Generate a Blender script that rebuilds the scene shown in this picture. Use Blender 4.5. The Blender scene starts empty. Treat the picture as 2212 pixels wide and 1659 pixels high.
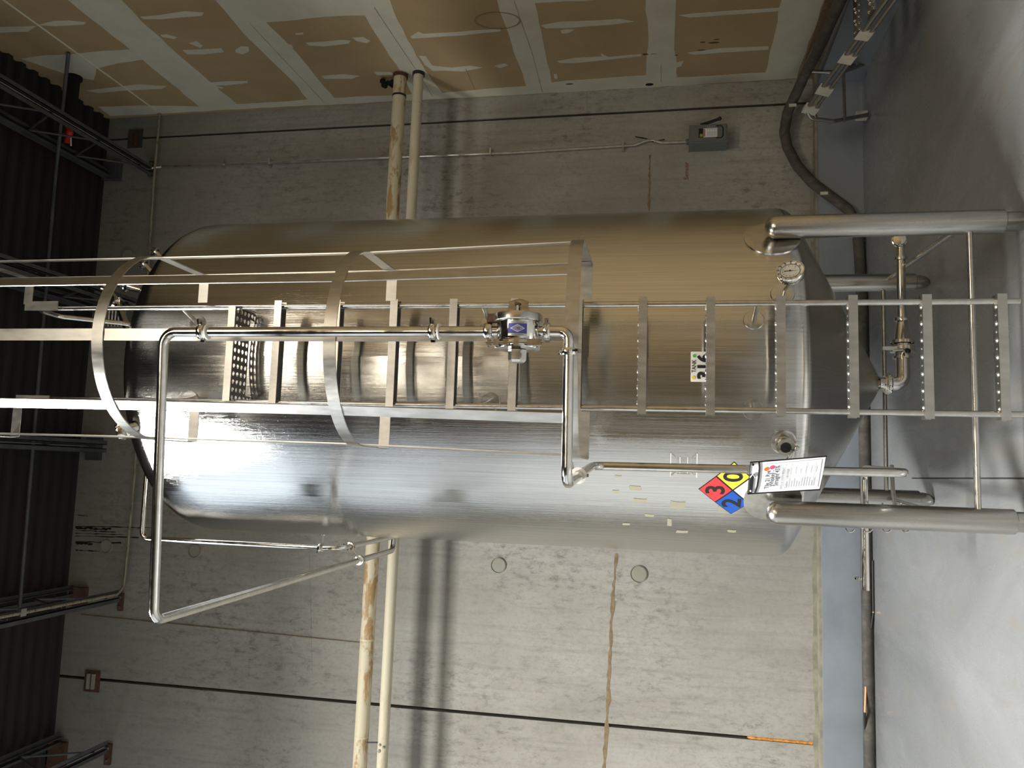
import bpy, math, random
from math import sin, cos, pi, radians, sqrt, atan2, hypot
from mathutils import Vector as V, Matrix
random.seed(7)
S = bpy.context.scene
col = S.collection

# ------------------------------------------------------------------ camera
F = 1750.0
H = 1.62
YAW, PIT, ROL = radians(6.38), radians(10.91), radians(0.624)
cy_, sy_, cp_, sp_ = cos(YAW), sin(YAW), cos(PIT), sin(PIT)
FWD = V((sy_*cp_, cy_*cp_, sp_)); RT = V((cy_, -sy_, 0)); UP = RT.cross(FWD)
R_ = cos(ROL)*RT + sin(ROL)*UP
U_ = R_.cross(FWD)
C0 = V((0, 0, H))
cam = bpy.data.cameras.new('camera'); camo = bpy.data.objects.new('camera', cam); col.objects.link(camo)
m = Matrix((-U_, R_, -FWD)).transposed().to_4x4(); m.translation = C0
camo.matrix_world = m
cam.sensor_fit = 'HORIZONTAL'; cam.sensor_width = 36; cam.lens = 36*F/2212; cam.clip_end = 200; cam.clip_start = .05
S.camera = camo

# ------------------------------------------------------------------ world, exposure, lamps
W = bpy.data.worlds.new('world'); S.world = W; W.use_nodes = True
W.node_tree.nodes['Background'].inputs[0].default_value = (.55, .6, .7, 1)
W.node_tree.nodes['Background'].inputs[1].default_value = .25
S.view_settings.view_transform = 'Standard'; S.view_settings.look = 'None'
S.view_settings.exposure = 0.40; S.view_settings.gamma = 1
S.view_settings.use_curve_mapping = False

def area(name, loc, target, sx, sy, power, color):
    l = bpy.data.lights.new(name, 'AREA'); l.shape = 'RECTANGLE'; l.size = sx; l.size_y = sy
    l.energy = power; l.color = color
    o = bpy.data.objects.new(name, l); col.objects.link(o); o.location = loc
    d = V(target)-V(loc); o.rotation_euler = d.to_track_quat('-Z', 'Y').to_euler()
    return o
COOL = (.80, .90, 1.0); WARM = (1.0, .88, .70)
area('bay_skylight', (-2.7, 2.1, 6.8), (-2.7, 2.1, 0), 1.4, 1.4, 660, (1.0, .975, .92)).data.spread = radians(145)
area('dock_door_daylight', (-8.9, 0.5, 2.6), (0, 0.5, 2.2), 11, 4.8, 85, COOL)
area('clerestory_daylight', (-8.9, 1.5, 6.35), (0, 1.5, 5.6), 10.5, 1.9, 42, COOL)
area('roof_skylight', (-6.2, 3.2, 7.35), (-6.2, 3.2, 0), 3.4, 6.5, 95, COOL)
area('high_bay_and_fill', (1.9, -3.0, 7.1), (1.9, -3.0, 0), 3.2, 2.2, 210, WARM)  # added warm fill for the board wall, no known fitting there
for i_, yy_ in enumerate((-8.3, -12.0, -19.0)):
    area('high_bay_and_fill', (.3, yy_, 7.2), (.3, yy_, 0), 5.0, .35, 130, WARM)

# ------------------------------------------------------------------ pixel -> world helpers (depth always given)
def ray(x, y): return FWD + R_*((829.5-y)/F) + U_*((1106-x)/F)
def aY(x, y, Y): d = ray(x, y); return C0 + d*(Y/d.y)
def aX(x, y, X): d = ray(x, y); return C0 + d*(X/d.x)
def aZ(x, y, Z): d = ray(x, y); return C0 + d*((Z-H)/d.z)
TX, TY, TR = .5668, 4.847, .9846                                   # tank axis and radius
def onT(x, y, r=TR):
    d = ray(x, y); a = d.x**2+d.y**2; b = -2*(d.x*TX+d.y*TY); c = TX*TX+TY*TY-r*r
    t = (-b-sqrt(max(b*b-4*a*c, 0)))/2/a; return C0+d*t
def cylp(az, z, r=TR): return V((TX+r*sin(az), TY-r*cos(az), z))   # az 0 faces the camera side

# ------------------------------------------------------------------ mesh builder
class MB:
    def __init__(s): s.v = []; s.f = []; s.m = []; s.mi = 0
    def add(s, vs, fs):
        n = len(s.v); s.v += [V(q) for q in vs]
        for q in fs: s.f.append([n+i for i in q]); s.m.append(s.mi)
    def box(s, a, b, rot=None, c=None):
        a = V(a); b = V(b)
        vs = [V((x, y, z)) for x in (a.x, b.x) for y in (a.y, b.y) for z in (a.z, b.z)]
        if rot is not None:
            cc = (a+b)/2 if c is None else V(c); vs = [cc+rot@(q-cc) for q in vs]
        s.add(vs, [(0, 1, 3, 2), (4, 6, 7, 5), (0, 4, 5, 1), (2, 3, 7, 6), (0, 2, 6, 4), (1, 5, 7, 3)]); return s
    def obox(s, c, ux, uy, uz, hx, hy, hz):                        # oriented box: centre, axes, half sizes
        vs = [V(c)+V(ux)*i*hx+V(uy)*j*hy+V(uz)*k*hz for i in (-1, 1) for j in (-1, 1) for k in (-1, 1)]
        s.add(vs, [(0, 1, 3, 2), (4, 6, 7, 5), (0, 4, 5, 1), (2, 3, 7, 6), (0, 2, 6, 4), (1, 5, 7, 3)]); return s
    def bar(s, a, b, w, t, up=(0, 0, 1)):                          # flat bar a->b, width w along up, thickness t
        a = V(a); b = V(b); d = (b-a).normalized(); up = V(up); n = d.cross(up).normalized(); up = n.cross(d)
        return s.obox((a+b)/2, d, up, n, (b-a).length/2, w/2, t/2)
    def sweep(s, pts, prof, closed=False, caps=True, up=None, scale=None):
        pts = [V(p) for p in pts]; n = len(pts); k = len(prof); rings = []
        T = []
        for i in range(n):
            a = pts[i-1] if (i or closed) else pts[i]; b = pts[(i+1) % n] if (i < n-1 or closed) else pts[i]
            T.append((b-a).normalized())
        nn = V(up) if up is not None else (V((0, 0, 1)) if abs(T[0].z) < .9 else V((1, 0, 0)))
        vs = []
        for i in range(n):
            if up is not None: nn = V(up)
            nn = (nn - T[i]*nn.dot(T[i])).normalized(); bb = T[i].cross(nn)
            sc = scale[i] if scale else 1
            vs += [pts[i]+nn*p[0]*sc+bb*p[1]*sc for p in prof]
        fs = []
        for i in range(n if closed else n-1):
            j = (i+1) % n
            for q in range(k): fs.append((i*k+q, i*k+(q+1) % k, j*k+(q+1) % k, j*k+q))
        if caps and not closed: fs += [tuple(range(k))[::-1], tuple((n-1)*k+q for q in range(k))]
        s.add(vs, fs); return s
    def tube(s, pts, r, seg=16, fil=0, closed=False, caps=True, fseg=8):
        if fil: pts = fillet(pts, fil, fseg)
        return s.sweep(pts, [(r*cos(2*pi*i/seg), r*sin(2*pi*i/seg)) for i in range(seg)], closed, caps)
    def lathe(s, prof, o, ax=(0, 0, 1), seg=32, a0=0, a1=2*pi):    # prof: (r, h) along axis
        o = V(o); ax = V(ax).normalized(); e = V((0, 0, 1)) if abs(ax.z) < .9 else V((1, 0, 0))
        u = (e-ax*e.dot(ax)).normalized(); w = ax.cross(u); full = abs(a1-a0-2*pi) < 1e-6
        n = len(prof); ks = seg if full else seg+1; vs = []
        for i in range(ks):
            a = a0+(a1-a0)*i/seg
            vs += [o+ax*h+(u*cos(a)+w*sin(a))*max(r, 1e-5) for r, h in prof]
        fs = [(i*n+j, ((i+1) % ks)*n+j, ((i+1) % ks)*n+j+1, i*n+j+1) for i in range(ks if full else ks-1) for j in range(n-1)]
        s.add(vs, fs); return s
    def poly(s, pts, nrm, t):                                      # flat polygon pushed out by t along nrm
        pts = [V(p) for p in pts]; nrm = V(nrm); n = len(pts)
        s.add(pts+[p+nrm*t for p in pts], [tuple(range(n)), tuple(range(2*n-1, n-1, -1))]+[(i, (i+1) % n, n+(i+1) % n, n+i) for i in range(n)])
        return s
    def ico(s, c, r, sub=2, sc=(1, 1, 1)):
        n = 6*sub; prof = [(sin(pi*i/n), -cos(pi*i/n)) for i in range(n+1)]; k = len(s.v)
        s.lathe(prof, (0, 0, 0), (0, 0, 1), 2*n)
        for i in range(k, len(s.v)): q = s.v[i]; s.v[i] = V(c)+V((q.x*r*sc[0], q.y*r*sc[1], q.z*r*sc[2]))
        return s

def fillet(pts, rad, seg=8):
    pts = [V(p) for p in pts]; out = [pts[0]]
    for i in range(1, len(pts)-1):
        a, b, c = pts[i-1], pts[i], pts[i+1]; d1 = (a-b).normalized(); d2 = (c-b).normalized()
        r = rad[i-1] if isinstance(rad, (list, tuple)) else rad
        ang = math.acos(max(-1, min(1, d1.dot(d2))))
        if ang > 3.1 or r <= 0: out.append(b); continue
        t = min(r/math.tan(ang/2), .49*(a-b).length, .49*(c-b).length); rr = t*math.tan(ang/2)
        ctr = b+(d1+d2).normalized()*(rr/sin(ang/2)); p1 = b+d1*t; p2 = b+d2*t
        v1 = p1-ctr; v2 = p2-ctr; th = math.acos(max(-1, min(1, v1.dot(v2)/v1.length/v2.length)))
        for k in range(seg+1):
            f = k/seg; out.append(ctr+(v1*sin((1-f)*th)+v2*sin(f*th))/sin(th))
    out.append(pts[-1]); return out

def wloc(o):
    p = V((0, 0, 0))
    while o: p += V(o.location); o = o.parent
    return p
def build(mb, name, mat, parent=None, ang=35, loc=None):
    me = bpy.data.meshes.new(name)
    if parent: base = wloc(parent); ol = V((0, 0, 0))
    else:
        xs = [q.x for q in mb.v]; ys = [q.y for q in mb.v]; zs = [q.z for q in mb.v]
        base = V(((min(xs)+max(xs))/2, (min(ys)+max(ys))/2, min(zs))) if loc is None else V(loc); ol = base
    me.from_pydata([tuple(q-base) for q in mb.v], [], mb.f)
    for mm in (mat if isinstance(mat, (list, tuple)) else [mat]): me.materials.append(mm)
    me.polygons.foreach_set('material_index', mb.m)
    me.polygons.foreach_set('use_smooth', [True]*len(mb.f))
    me.update(); me.validate(); me.set_sharp_from_angle(angle=radians(ang))
    o = bpy.data.objects.new(name, me); col.objects.link(o); o.location = ol
    if parent: o.parent = parent
    return o
def thing(name, label, cat, loc, group=None):
    o = bpy.data.objects.new(name, None); o.empty_display_size = .1; col.objects.link(o); o.location = loc
    return tag(o, label, cat, group)
def tag(o, label, cat, group=None, kind=None):
    if label: o['label'] = label
    if cat: o['category'] = cat
    if group: o['group'] = group
    if kind: o['kind'] = kind
    return o
def struct(mb, name, mat, label=None, ang=35):
    o = build(mb, name, mat, None, ang); o['kind'] = 'structure'
    if label: o['label'] = label
    return o
def structE(name, loc, label=None):
    o = bpy.data.objects.new(name, None); col.objects.link(o); o.location = loc; o['kind'] = 'structure'
    if label: o['label'] = label
    return o

# ------------------------------------------------------------------ materials
def nt(name):
    m = bpy.data.materials.new(name); m.use_nodes = True; t = m.node_tree; b = t.nodes['Principled BSDF']; return m, t, b
def N(t, k, **kw):
    n = t.nodes.new(k)
    for a, b in kw.items(): setattr(n, a, b)
    return n
def plain(name, c, rough=.5, metal=0, bump=0, bscale=40, var=0, vscale=6, emit=None):
    m, t, b = nt(name)
    b.inputs['Base Color'].default_value = (*c, 1); b.inputs['Roughness'].default_value = rough; b.inputs['Metallic'].default_value = metal
    tc = N(t, 'ShaderNodeTexCoord')
    if var:
        no = N(t, 'ShaderNodeTexNoise'); no.inputs['Scale'].default_value = vscale; no.inputs['Detail'].default_value = 6
        t.links.new(tc.outputs['Object'], no.inputs['Vector'])
        r = N(t, 'ShaderNodeValToRGB'); r.color_ramp.elements[0].position = .3; r.color_ramp.elements[1].position = .7
        r.color_ramp.elements[0].color = (*[q*(1-var) for q in c], 1); r.color_ramp.elements[1].color = (*[min(1, q*(1+var)) for q in c], 1)
        t.links.new(no.outputs['Fac'], r.inputs['Fac']); t.links.new(r.outputs['Color'], b.inputs['Base Color'])
    if bump:
        no = N(t, 'ShaderNodeTexNoise'); no.inputs['Scale'].default_value = bscale; no.inputs['Detail'].default_value = 5
        t.links.new(tc.outputs['Object'], no.inputs['Vector'])
        bp = N(t, 'ShaderNodeBump'); bp.inputs['Strength'].default_value = 1; bp.inputs['Distance'].default_value = bump
        t.links.new(no.outputs['Fac'], bp.inputs['Height']); t.links.new(bp.outputs['Normal'], b.inputs['Normal'])
    return m
def mapn(t, src, sc, out='Object'):
    mp = N(t, 'ShaderNodeMapping'); mp.inputs['Scale'].default_value = sc
    t.links.new(src.outputs[out], mp.inputs['Vector']); return mp
def noise(t, vec, scale, detail=6, rough=.6, dist=0):
    n = N(t, 'ShaderNodeTexNoise'); n.inputs['Scale'].default_value = scale; n.inputs['Detail'].default_value = detail
    n.inputs['Roughness'].default_value = rough; n.inputs['Distortion'].default_value = dist
    t.links.new(vec.outputs[0], n.inputs['Vector']); return n
def ramp(t, fac, els):
    r = N(t, 'ShaderNodeValToRGB'); e = r.color_ramp.elements
    while len(e) < len(els): e.new(.5)
    for q, (p, c) in zip(e, els): q.position = p; q.color = (*c, 1) if len(c) == 3 else c
    t.links.new(fac, r.inputs['Fac']); return r
def mix(t, fac, a, b, mode='MIX'):
    n = N(t, 'ShaderNodeMix', data_type='RGBA', blend_type=mode)
    for s_, q in ((n.inputs[0], fac), (n.inputs[6], a), (n.inputs[7], b)):
        if isinstance(q, (int, float)): s_.default_value = q
        elif isinstance(q, tuple): s_.default_value = (*q, 1)
        else: t.links.new(q, s_)
    return n.outputs[2]
def mth(t, op, a, b=None, clamp=False):
    n = N(t, 'ShaderNodeMath', operation=op); n.use_clamp = clamp
    for i, q in enumerate((a, b)):
        if q is None: continue
        if isinstance(q, (int, float)): n.inputs[i].default_value = q
        else: t.links.new(q, n.inputs[i])
    return n.outputs[0]
def bumpn(t, b, h, dist, prev=None):
    bp = N(t, 'ShaderNodeBump'); bp.inputs['Strength'].default_value = 1; bp.inputs['Distance'].default_value = dist
    t.links.new(h, bp.inputs['Height'])
    if prev: t.links.new(prev.outputs['Normal'], bp.inputs['Normal'])
    t.links.new(bp.outputs['Normal'], b.inputs['Normal']); return bp

def tank_steel():
    m, t, b = nt('brushed_tank_steel'); b.inputs['Metallic'].default_value = 1
    uv = N(t, 'ShaderNodeUVMap', uv_map='uv')
    s1 = noise(t, mapn(t, uv, (90, 1.1, 1), 0), 1, 8, .7)           # grain lines running up the shell
    s2 = noise(t, mapn(t, uv, (14, .5, 1), 0), 1, 4, .6)
    w = noise(t, mapn(t, uv, (1.6, 1.6, 1), 0), 1, 2, .4)
    base = ramp(t, s1.outputs['Fac'], [(.3, (.50, .495, .475)), (.7, (.69, .685, .665))])
    t.links.new(base.outputs['Color'], b.inputs['Base Color'])
    r1 = mth(t, 'MULTIPLY', s1.outputs['Fac'], .09); r2 = mth(t, 'MULTIPLY', s2.outputs['Fac'], .07)
    rr = mth(t, 'ADD', mth(t, 'ADD', r1, r2), .01); t.links.new(rr, b.inputs['Roughness'])
    b1 = bumpn(t, b, w.outputs['Fac'], .010)
    bumpn(t, b, s1.outputs['Fac'], .0011, b1)
    return m
def steel(name, c=(.62, .605, .57), r0=.18, r1=.34, sc=(30, 30, 2), bump=.0001):
    m, t, b = nt(name); b.inputs['Metallic'].default_value = 1
    tc = N(t, 'ShaderNodeTexCoord')
    n = noise(t, mapn(t, tc, sc), 3, 5, .6)
    base = ramp(t, n.outputs['Fac'], [(.3, tuple(q*.86 for q in c)), (.7, tuple(min(1, q*1.1) for q in c))])
    t.links.new(base.outputs['Color'], b.inputs['Base Color'])
    rr = ramp(t, n.outputs['Fac'], [(.3, (r0,)*3), (.7, (r1,)*3)]); t.links.new(rr.outputs['Color'], b.inputs['Roughness'])
    if bump: bumpn(t, b, n.outputs['Fac'], bump)
    return m
def concrete():
    m, t, b = nt('cast_concrete'); b.inputs['Roughness'].default_value = .82
    tc = N(t, 'ShaderNodeTexCoord')
    big = noise(t, mapn(t, tc, (1, 1, .6)), 1.1, 5, .6)
    streak = noise(t, mapn(t, tc, (16, 16, .9)), 1, 6, .65)
    fine = noise(t, mapn(t, tc, (1, 1, 1)), 26, 6, .75)
    pit = noise(t, mapn(t, tc, (1, 1, .45)), 17, 10, .8); pm = noise(t, mapn(t, tc, (1, 1, .8)), .9, 4, .6)
    c = ramp(t, big.outputs['Fac'], [(.3, (.275, .264, .233)), (.52, (.352, .34, .306)), (.72, (.42, .408, .376))]).outputs['Color']
    c = mix(t, mth(t, 'MULTIPLY', ramp(t, streak.outputs['Fac'], [(.50, (0,)*3), (.70, (1,)*3)]).outputs['Color'], .5), c, (.23, .215, .19))
    c = mix(t, ramp(t, fine.outputs['Fac'], [(.50, (0,)*3), (.72, (.55,)*3)]).outputs['Color'], c, (.22, .21, .19))
    c = mix(t, ramp(t, fine.outputs['Fac'], [(.25, (.45,)*3), (.42, (0,)*3)]).outputs['Color'], c, (.50, .49, .46))
    c = mix(t, mth(t, 'MULTIPLY', ramp(t, pit.outputs['Fac'], [(.50, (0,)*3), (.62, (.8,)*3)]).outputs['Color'], ramp(t, pm.outputs['Fac'], [(.42, (.12,)*3), (.60, (1,)*3)]).outputs['Color']), c, (.14, .128, .11))
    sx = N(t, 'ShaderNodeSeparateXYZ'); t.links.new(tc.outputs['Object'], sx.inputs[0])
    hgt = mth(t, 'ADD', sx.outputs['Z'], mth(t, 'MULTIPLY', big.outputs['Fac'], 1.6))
    roof_shade = ramp(t, mth(t, 'MULTIPLY', hgt, .1), [(.66, (0,)*3), (.86, (.66,)*3)])  # shade below the roof painted into the wall colour, with some grime
    c = mix(t, roof_shade.outputs['Color'], c, (.075, .068, .056))
    t.links.new(c, b.inputs['Base Color'])
    bumpn(t, b, fine.outputs['Fac'], .002); return m
def floorm():
    m, t, b = nt('coated_floor')
    tc = N(t, 'ShaderNodeTexCoord')
    big = noise(t, mapn(t, tc, (.9, .35, 1)), 1.3, 6, .6, .6)
    mid = noise(t, mapn(t, tc, (3, 1, 1)), 1.5, 8, .7, .8)
    fine = noise(t, mapn(t, tc, (1, 1, 1)), 30, 4, .6)
    c = ramp(t, big.outputs['Fac'], [(.30, (.18, .19, .195)), (.5, (.235, .247, .255)), (.68, (.29, .302, .315))]).outputs['Color']
    c = mix(t, ramp(t, mid.outputs['Fac'], [(.54, (0,)*3), (.60, (.5,)*3), (.8, (.6,)*3)]).outputs['Color'], c, (.235, .225, .205))
    c = mix(t, ramp(t, fine.outputs['Fac'], [(.6, (0,)*3), (.8, (.3,)*3)]).outputs['Color'], c, (.14, .13, .12))
    t.links.new(c, b.inputs['Base Color'])
    rr = ramp(t, mid.outputs['Fac'], [(.35, (.16,)*3), (.65, (.42,)*3)]); t.links.new(rr.outputs['Color'], b.inputs['Roughness'])
    bumpn(t, b, mid.outputs['Fac'], .0022); return m
def stained(name, c, stain, sc=(3, 3, 3), lo=.5, hi=.62, rough=.6, s2=8):
    m, t, b = nt(name); b.inputs['Roughness'].default_value = rough
    tc = N(t, 'ShaderNodeTexCoord'); n = noise(t, mapn(t, tc, sc), s2, 8, .65, .4)
    g = noise(t, mapn(t, tc, (1, 1, 1)), 40, 4, .6)
    cc = mix(t, ramp(t, n.outputs['Fac'], [(lo, (0,)*3), (hi, (1,)*3)]).outputs['Color'], c, stain)
    cc = mix(t, mth(t, 'MULTIPLY', g.outputs['Fac'], .25), cc, tuple(q*.6 for q in c))
    t.links.new(cc, b.inputs['Base Color']); return m

M_TANK = tank_steel()
M_ST = steel('satin_stainless', r0=.16, r1=.26, sc=(9, 9, 9), bump=0); M_POL = steel('polished_stainless', (.70, .68, .64), .06, .14, (8, 8, 8), 0)
M_FLAT = steel('mill_finish_bar', (.50, .49, .465), .30, .38, (10, 10, 3), 0)
M_LEG = steel('leg_stainless', (.50, .485, .455), .20, .30, (12, 12, .8), 0)
M_DIM = steel('dull_stainless', (.42, .40, .37), .3, .45, bump=0)
M_DARK = steel('shaded_plate', (.16, .15, .135), .4, .5, bump=0)  # steel colour darkened to stand for the platform's unlit underside
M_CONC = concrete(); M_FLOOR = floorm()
M_DRY = stained('bare_gypsum_board', (.45, .335, .185), (.39, .285, .15), (1, .7, .7), .4, .65, .9, 1.6)
M_MUD = stained('joint_compound', (.66, .635, .52), (.58, .55, .44), (1, 1, 1), .4, .7, .85, 3)
M_CURB = stained('blue_grey_curb_paint', (.27, .305, .345), (.22, .25, .28), (1, 1, 1), .45, .7, .45, 2)
M_CEDGE = stained('raw_curb_edge', (.34, .32, .24), (.22, .21, .17), (1, 1, 1), .4, .6, .8, 6)
M_DECK = stained('dark_metal_deck', (.018, .017, .016), (.026, .014, .011), (.5, 1.2, 1), .48, .62, .6, 1.2)
M_JOIST = plain('dark_grey_joist_paint', (.055, .060, .062), .55, 0, 0, 40, .3)
M_BLACK = plain('black', (.008, .008, .008), .45); M_GAP = plain('flat_near_black', (.006, .005, .004), 1)  # even near-black base for joint backing, drip streaks, holes and pipe stub
M_RUST = stained('rusty_steel', (.11, .045, .022), (.055, .03, .02), (1, 1, 1), .4, .6, .8, 12)
M_RUSTY = stained('rust_stain', (.27, .20, .115), (.19, .135, .075), (1, 1, 1), .4, .6, .9, 20)
M_PVC = stained('cream_pipe_wrap', (.60, .54, .39), (.36, .22, .09), (1.6, 5, 5), .50, .58, .6, 2.4)
M_PVC2 = stained('clean_cream_pipe', (.60, .55, .41), (.46, .37, .22), (1.6, 5, 5), .54, .70, .6, 2)
M_COND = steel('galvanised_conduit', (.72, .71, .68), .25, .38, (5, 5, 5), 0)
M_HOSE = stained('dirty_grey_hose', (.07, .063, .055), (.13, .115, .095), (2, 2, 2), .45, .65, .75, 5)
M_BOX = plain('grey_switch_enamel', (.135, .15, .145), .45, 0, 0, 40, .05)
M_WHITE = plain('white_vinyl', (.82, .82, .80), .4); M_PAPER = plain('printed_paper', (.78, .79, .82), .5)
M_INK = plain('black_ink', (.012, .012, .012), .5); M_GREYINK = plain('grey_ink', (.33, .34, .38), .6)
M_RED = plain('red_panel', (.75, .045, .05), .4); M_BLUE = plain('blue_panel', (.012, .085, .42), .4)
M_YEL = plain('yellow_panel', (.90, .74, .06), .4)
M_GREEN = plain('green_dot', (.08, .50, .06), .5); M_YDOT = plain('yellow_dot', (.80, .68, .04), .5)
M_ORDOT = plain('orange_dot', (.85, .16, .01), .5); M_PKDOT = plain('pink_dot', (.80, .07, .18), .5)
M_LBLUE = plain('label_blue', (.05, .06, .32), .4); M_LSIL = plain('label_silver', (.50, .51, .52), .35, .6)
M_TAPE = plain('white_foam_tape', (.62, .60, .52), .8, 0, .004, 60, .15)
M_SPRED = plain('sprinkler_red', (.55, .02, .012), .4)
M_FOAM = plain('orange_foam', (.62, .27, .06), .9, 0, .006, 60, .3, 30)
M_COPPER = plain('copper', (.75, .36, .22), .3, 1)
M_RESID = plain('tape_residue', (.30, .285, .21), .6)
M_DIALF = plain('dial_face', (.60, .585, .52), .5); M_GASK = plain('white_gasket', (.75, .74, .68), .5)
M_FLR = plain('joint_line', (.03, .03, .03), .8)
M_BRACK = stained('olive_concrete_patch', (.30, .295, .24), (.25, .245, .20), (1, 1, 1), .4, .7, .6, 6)
def clearm():
    m, t, b = nt('clear_plastic'); b.inputs['Base Color'].default_value = (.95, .96, .97, 1)
    b.inputs['Roughness'].default_value = .08; b.inputs['Transmission Weight'].default_value = 1; b.inputs['IOR'].default_value = 1.2
    return m
M_CLEAR = clearm()

# ------------------------------------------------------------------ text (built-in outline font turned into mesh)
def textmesh(s, size, bold=0, sx=1):
    cu = bpy.data.curves.new('t', 'FONT'); cu.body = s; cu.size = size; cu.offset = bold; cu.align_x = 'CENTER'; cu.align_y = 'CENTER'
    cu.resolution_u = 4
    o = bpy.data.objects.new('t', cu); col.objects.link(o)
    dg = bpy.context.evaluated_depsgraph_get(); me = bpy.data.meshes.new_from_object(o.evaluated_get(dg))
    vs = [(q.co.x*sx, q.co.y) for q in me.vertices]; fs = [list(p.vertices) for p in me.polygons]
    bpy.data.objects.remove(o); bpy.data.curves.remove(cu); bpy.data.meshes.remove(me)
    return vs, fs
def text_to(mb, s, size, place, bold=0, sx=1, at=(0, 0), rot=0):
    vs, fs = textmesh(s, size, bold, sx); c, d = cos(rot), sin(rot)
    mb.add([place(at[0]+x*c-y*d, at[1]+x*d+y*c) for x, y in vs], fs)

# ================================================================== ROOM
XW, YW, ZC = 3.59, 7.25, 7.45
XL, YF = -9.0, -22.0
fl = struct(MB().box((XL-.2, YF-.2, -.2), (XW+.2, YW+.3, 0)), 'floor', M_FLOOR, 'glossy grey coated concrete floor with scuffs and damp stains')
# floor joint runs away from the camera
a = aZ(1978, 1027, .001); b = aZ(2212, 1042, .001); xj = (a.x+b.x)/2
build(MB().box((xj-.004, 2.0, 0), (xj+.004, 5.9, .0012)), 'floor_joint', M_FLR, fl)

# back wall: tilt-up concrete panels with open joints
wb = structE('wall_back', (0, YW, 0), 'tilt-up concrete panel wall behind the tank')
build(MB().box((XL-.2, YW+.12, 0), (XW+.2, YW+.3, ZC+.3)), 'joint_backing', M_GAP, wb)
def seamx(p, q):
    A = aY(*p, YW); B = aY(*q, YW); return A, B
sR = seamx((540, 286), (1640, 228)); sL = seamx((216, 1468), (1620, 1594))
def xat(s_, z): A, B = s_; return A.x+(B.x-A.x)*(z-A.z)/(B.z-A.z)
def panel(x0, x1):                                                  # x0/x1 as functions of z
    mb = MB(); z0, z1 = 0, ZC+.3; vs = []
    for y in (YW, YW+.1):
        vs += [V((x0(z0), y, z0)), V((x1(z0), y, z0)), V((x1(z1), y, z1)), V((x0(z1), y, z1))]
    mb.add(vs, [(0, 1, 2, 3), (7, 6, 5, 4), (0, 4, 5, 1), (1, 5, 6, 2), (2, 6, 7, 3), (3, 7, 4, 0)])
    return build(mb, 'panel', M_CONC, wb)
g = .014
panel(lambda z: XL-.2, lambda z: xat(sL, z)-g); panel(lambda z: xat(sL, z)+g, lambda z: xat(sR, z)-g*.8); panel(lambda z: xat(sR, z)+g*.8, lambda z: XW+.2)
# orange foam backer in the left joint, low down
za, zb = aY(1628, 1594, YW).z, .39
mb = MB(); prev = None
for i in range(12):
    z = za+(zb-za)*i/11; x = xat(sL, z); mb.ico((x, YW+.02, z), .02, 1, (.75, 1, 2.6))
build(mb, 'foam_strip', M_FOAM, wb)
# wandering rust-stained pour lines
def ribbon(pts, w, t, nrm, mat, name, par, wob=.3, n=24):
    pts = [V(p) for p in pts]; nrm = V(nrm); mb = MB(); L = []; Rr = []
    segs = []
    for i in range(len(pts)-1):
        k = max(2, int(n/(len(pts)-1)))
        for j in range(k): segs.append(pts[i].lerp(pts[i+1], j/k))
    segs.append(pts[-1])
    for i, p in enumerate(segs):
        d = (segs[min(i+1, len(segs)-1)]-segs[max(i-1, 0)]).normalized(); s_ = d.cross(nrm).normalized()
        ww = w*(1+wob*random.uniform(-1, 1))/2; off = s_*w*wob*random.uniform(-.4, .4)
        L.append(p+s_*ww+off); Rr.append(p-s_*ww+off)
    m_ = len(L); vs = [q+nrm*t for q in L]+[q+nrm*t for q in Rr]
    mb.add(vs, [(i, i+1, m_+i+1, m_+i) for i in range(m_-1)])
    return build(mb, name, mat, par)
NB = (0, -1, 0)
ribbon([aY(1331, 1195, YW), aY(1321, 1330, YW), aY(1314, 1500, YW), aY(1306, 1659, YW)], .028, .002, NB, M_RUSTY, 'pour_line', wb, .55, 36)
ribbon([aY(1404, 335, YW), aY(1402, 455, YW)], .018, .002, NB, M_RUSTY, 'pour_line', wb, .6)
ribbon([aY(668, 1195, YW), aY(671, 1300, YW), aY(674, 1450, YW)], .003, .002, NB, M_BRACK, 'hairline_crack', wb, .5)
ribbon([aY(1267, 198, YW), aY(1269, 240, YW)], .010, .002, NB, M_BRACK, 'hairline_crack', wb, .5)
# yellowed strip along the wall foot
ribbon([aY(1757, 330, YW), aY(1759, 900, YW), aY(1763, 1300, YW), aY(1765, 1659, YW)], .045, .0015, NB, M_CEDGE, 'foot_stain', wb, .4, 40)
# round cast-in lifting pockets
for x, y, r in ((1077, 1221, 16), (1380, 1240, 17), (421, 1190, 15), (230, 1180, 15), (278, 552, 15)):
    c = aY(x, y, YW); rr = r*7.25/F
    build(MB().lathe([(0, .006), (rr*.93, .006), (rr*.95, -.004), (rr, -.004), (rr, .012), (rr*1.03, .012), (rr*1.04, 0)], c, NB, 28), 'plugged_pocket', M_BRACK, wb)
# rust coloured hanging wire line on upper left panel
build(MB().tube([aY(175, 1328, YW-.006), aY(450, 1355, YW-.006), aY(778, 1388, YW-.006)], .004, 6), 'scored_line', M_RUSTY, wb)
for y, x0, x1, w in ((1137, 163, 330, .010), (1140, 163, 240, .022), (1146, 163, 250, .008), (1152, 163, 268, .007), (1158, 163, 300, .008), (1170, 163, 262, .012), (1173, 163, 200, .018), (1188, 163, 215, .008), (1112, 165, 190, .006)):
    ribbon([aY(x0, y, YW), aY((x0+x1)/2, y+1.5, YW), aY(x1, y+3, YW)], w, .001, NB, M_GAP, 'drip_streak', wb, .7, 14)
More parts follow.
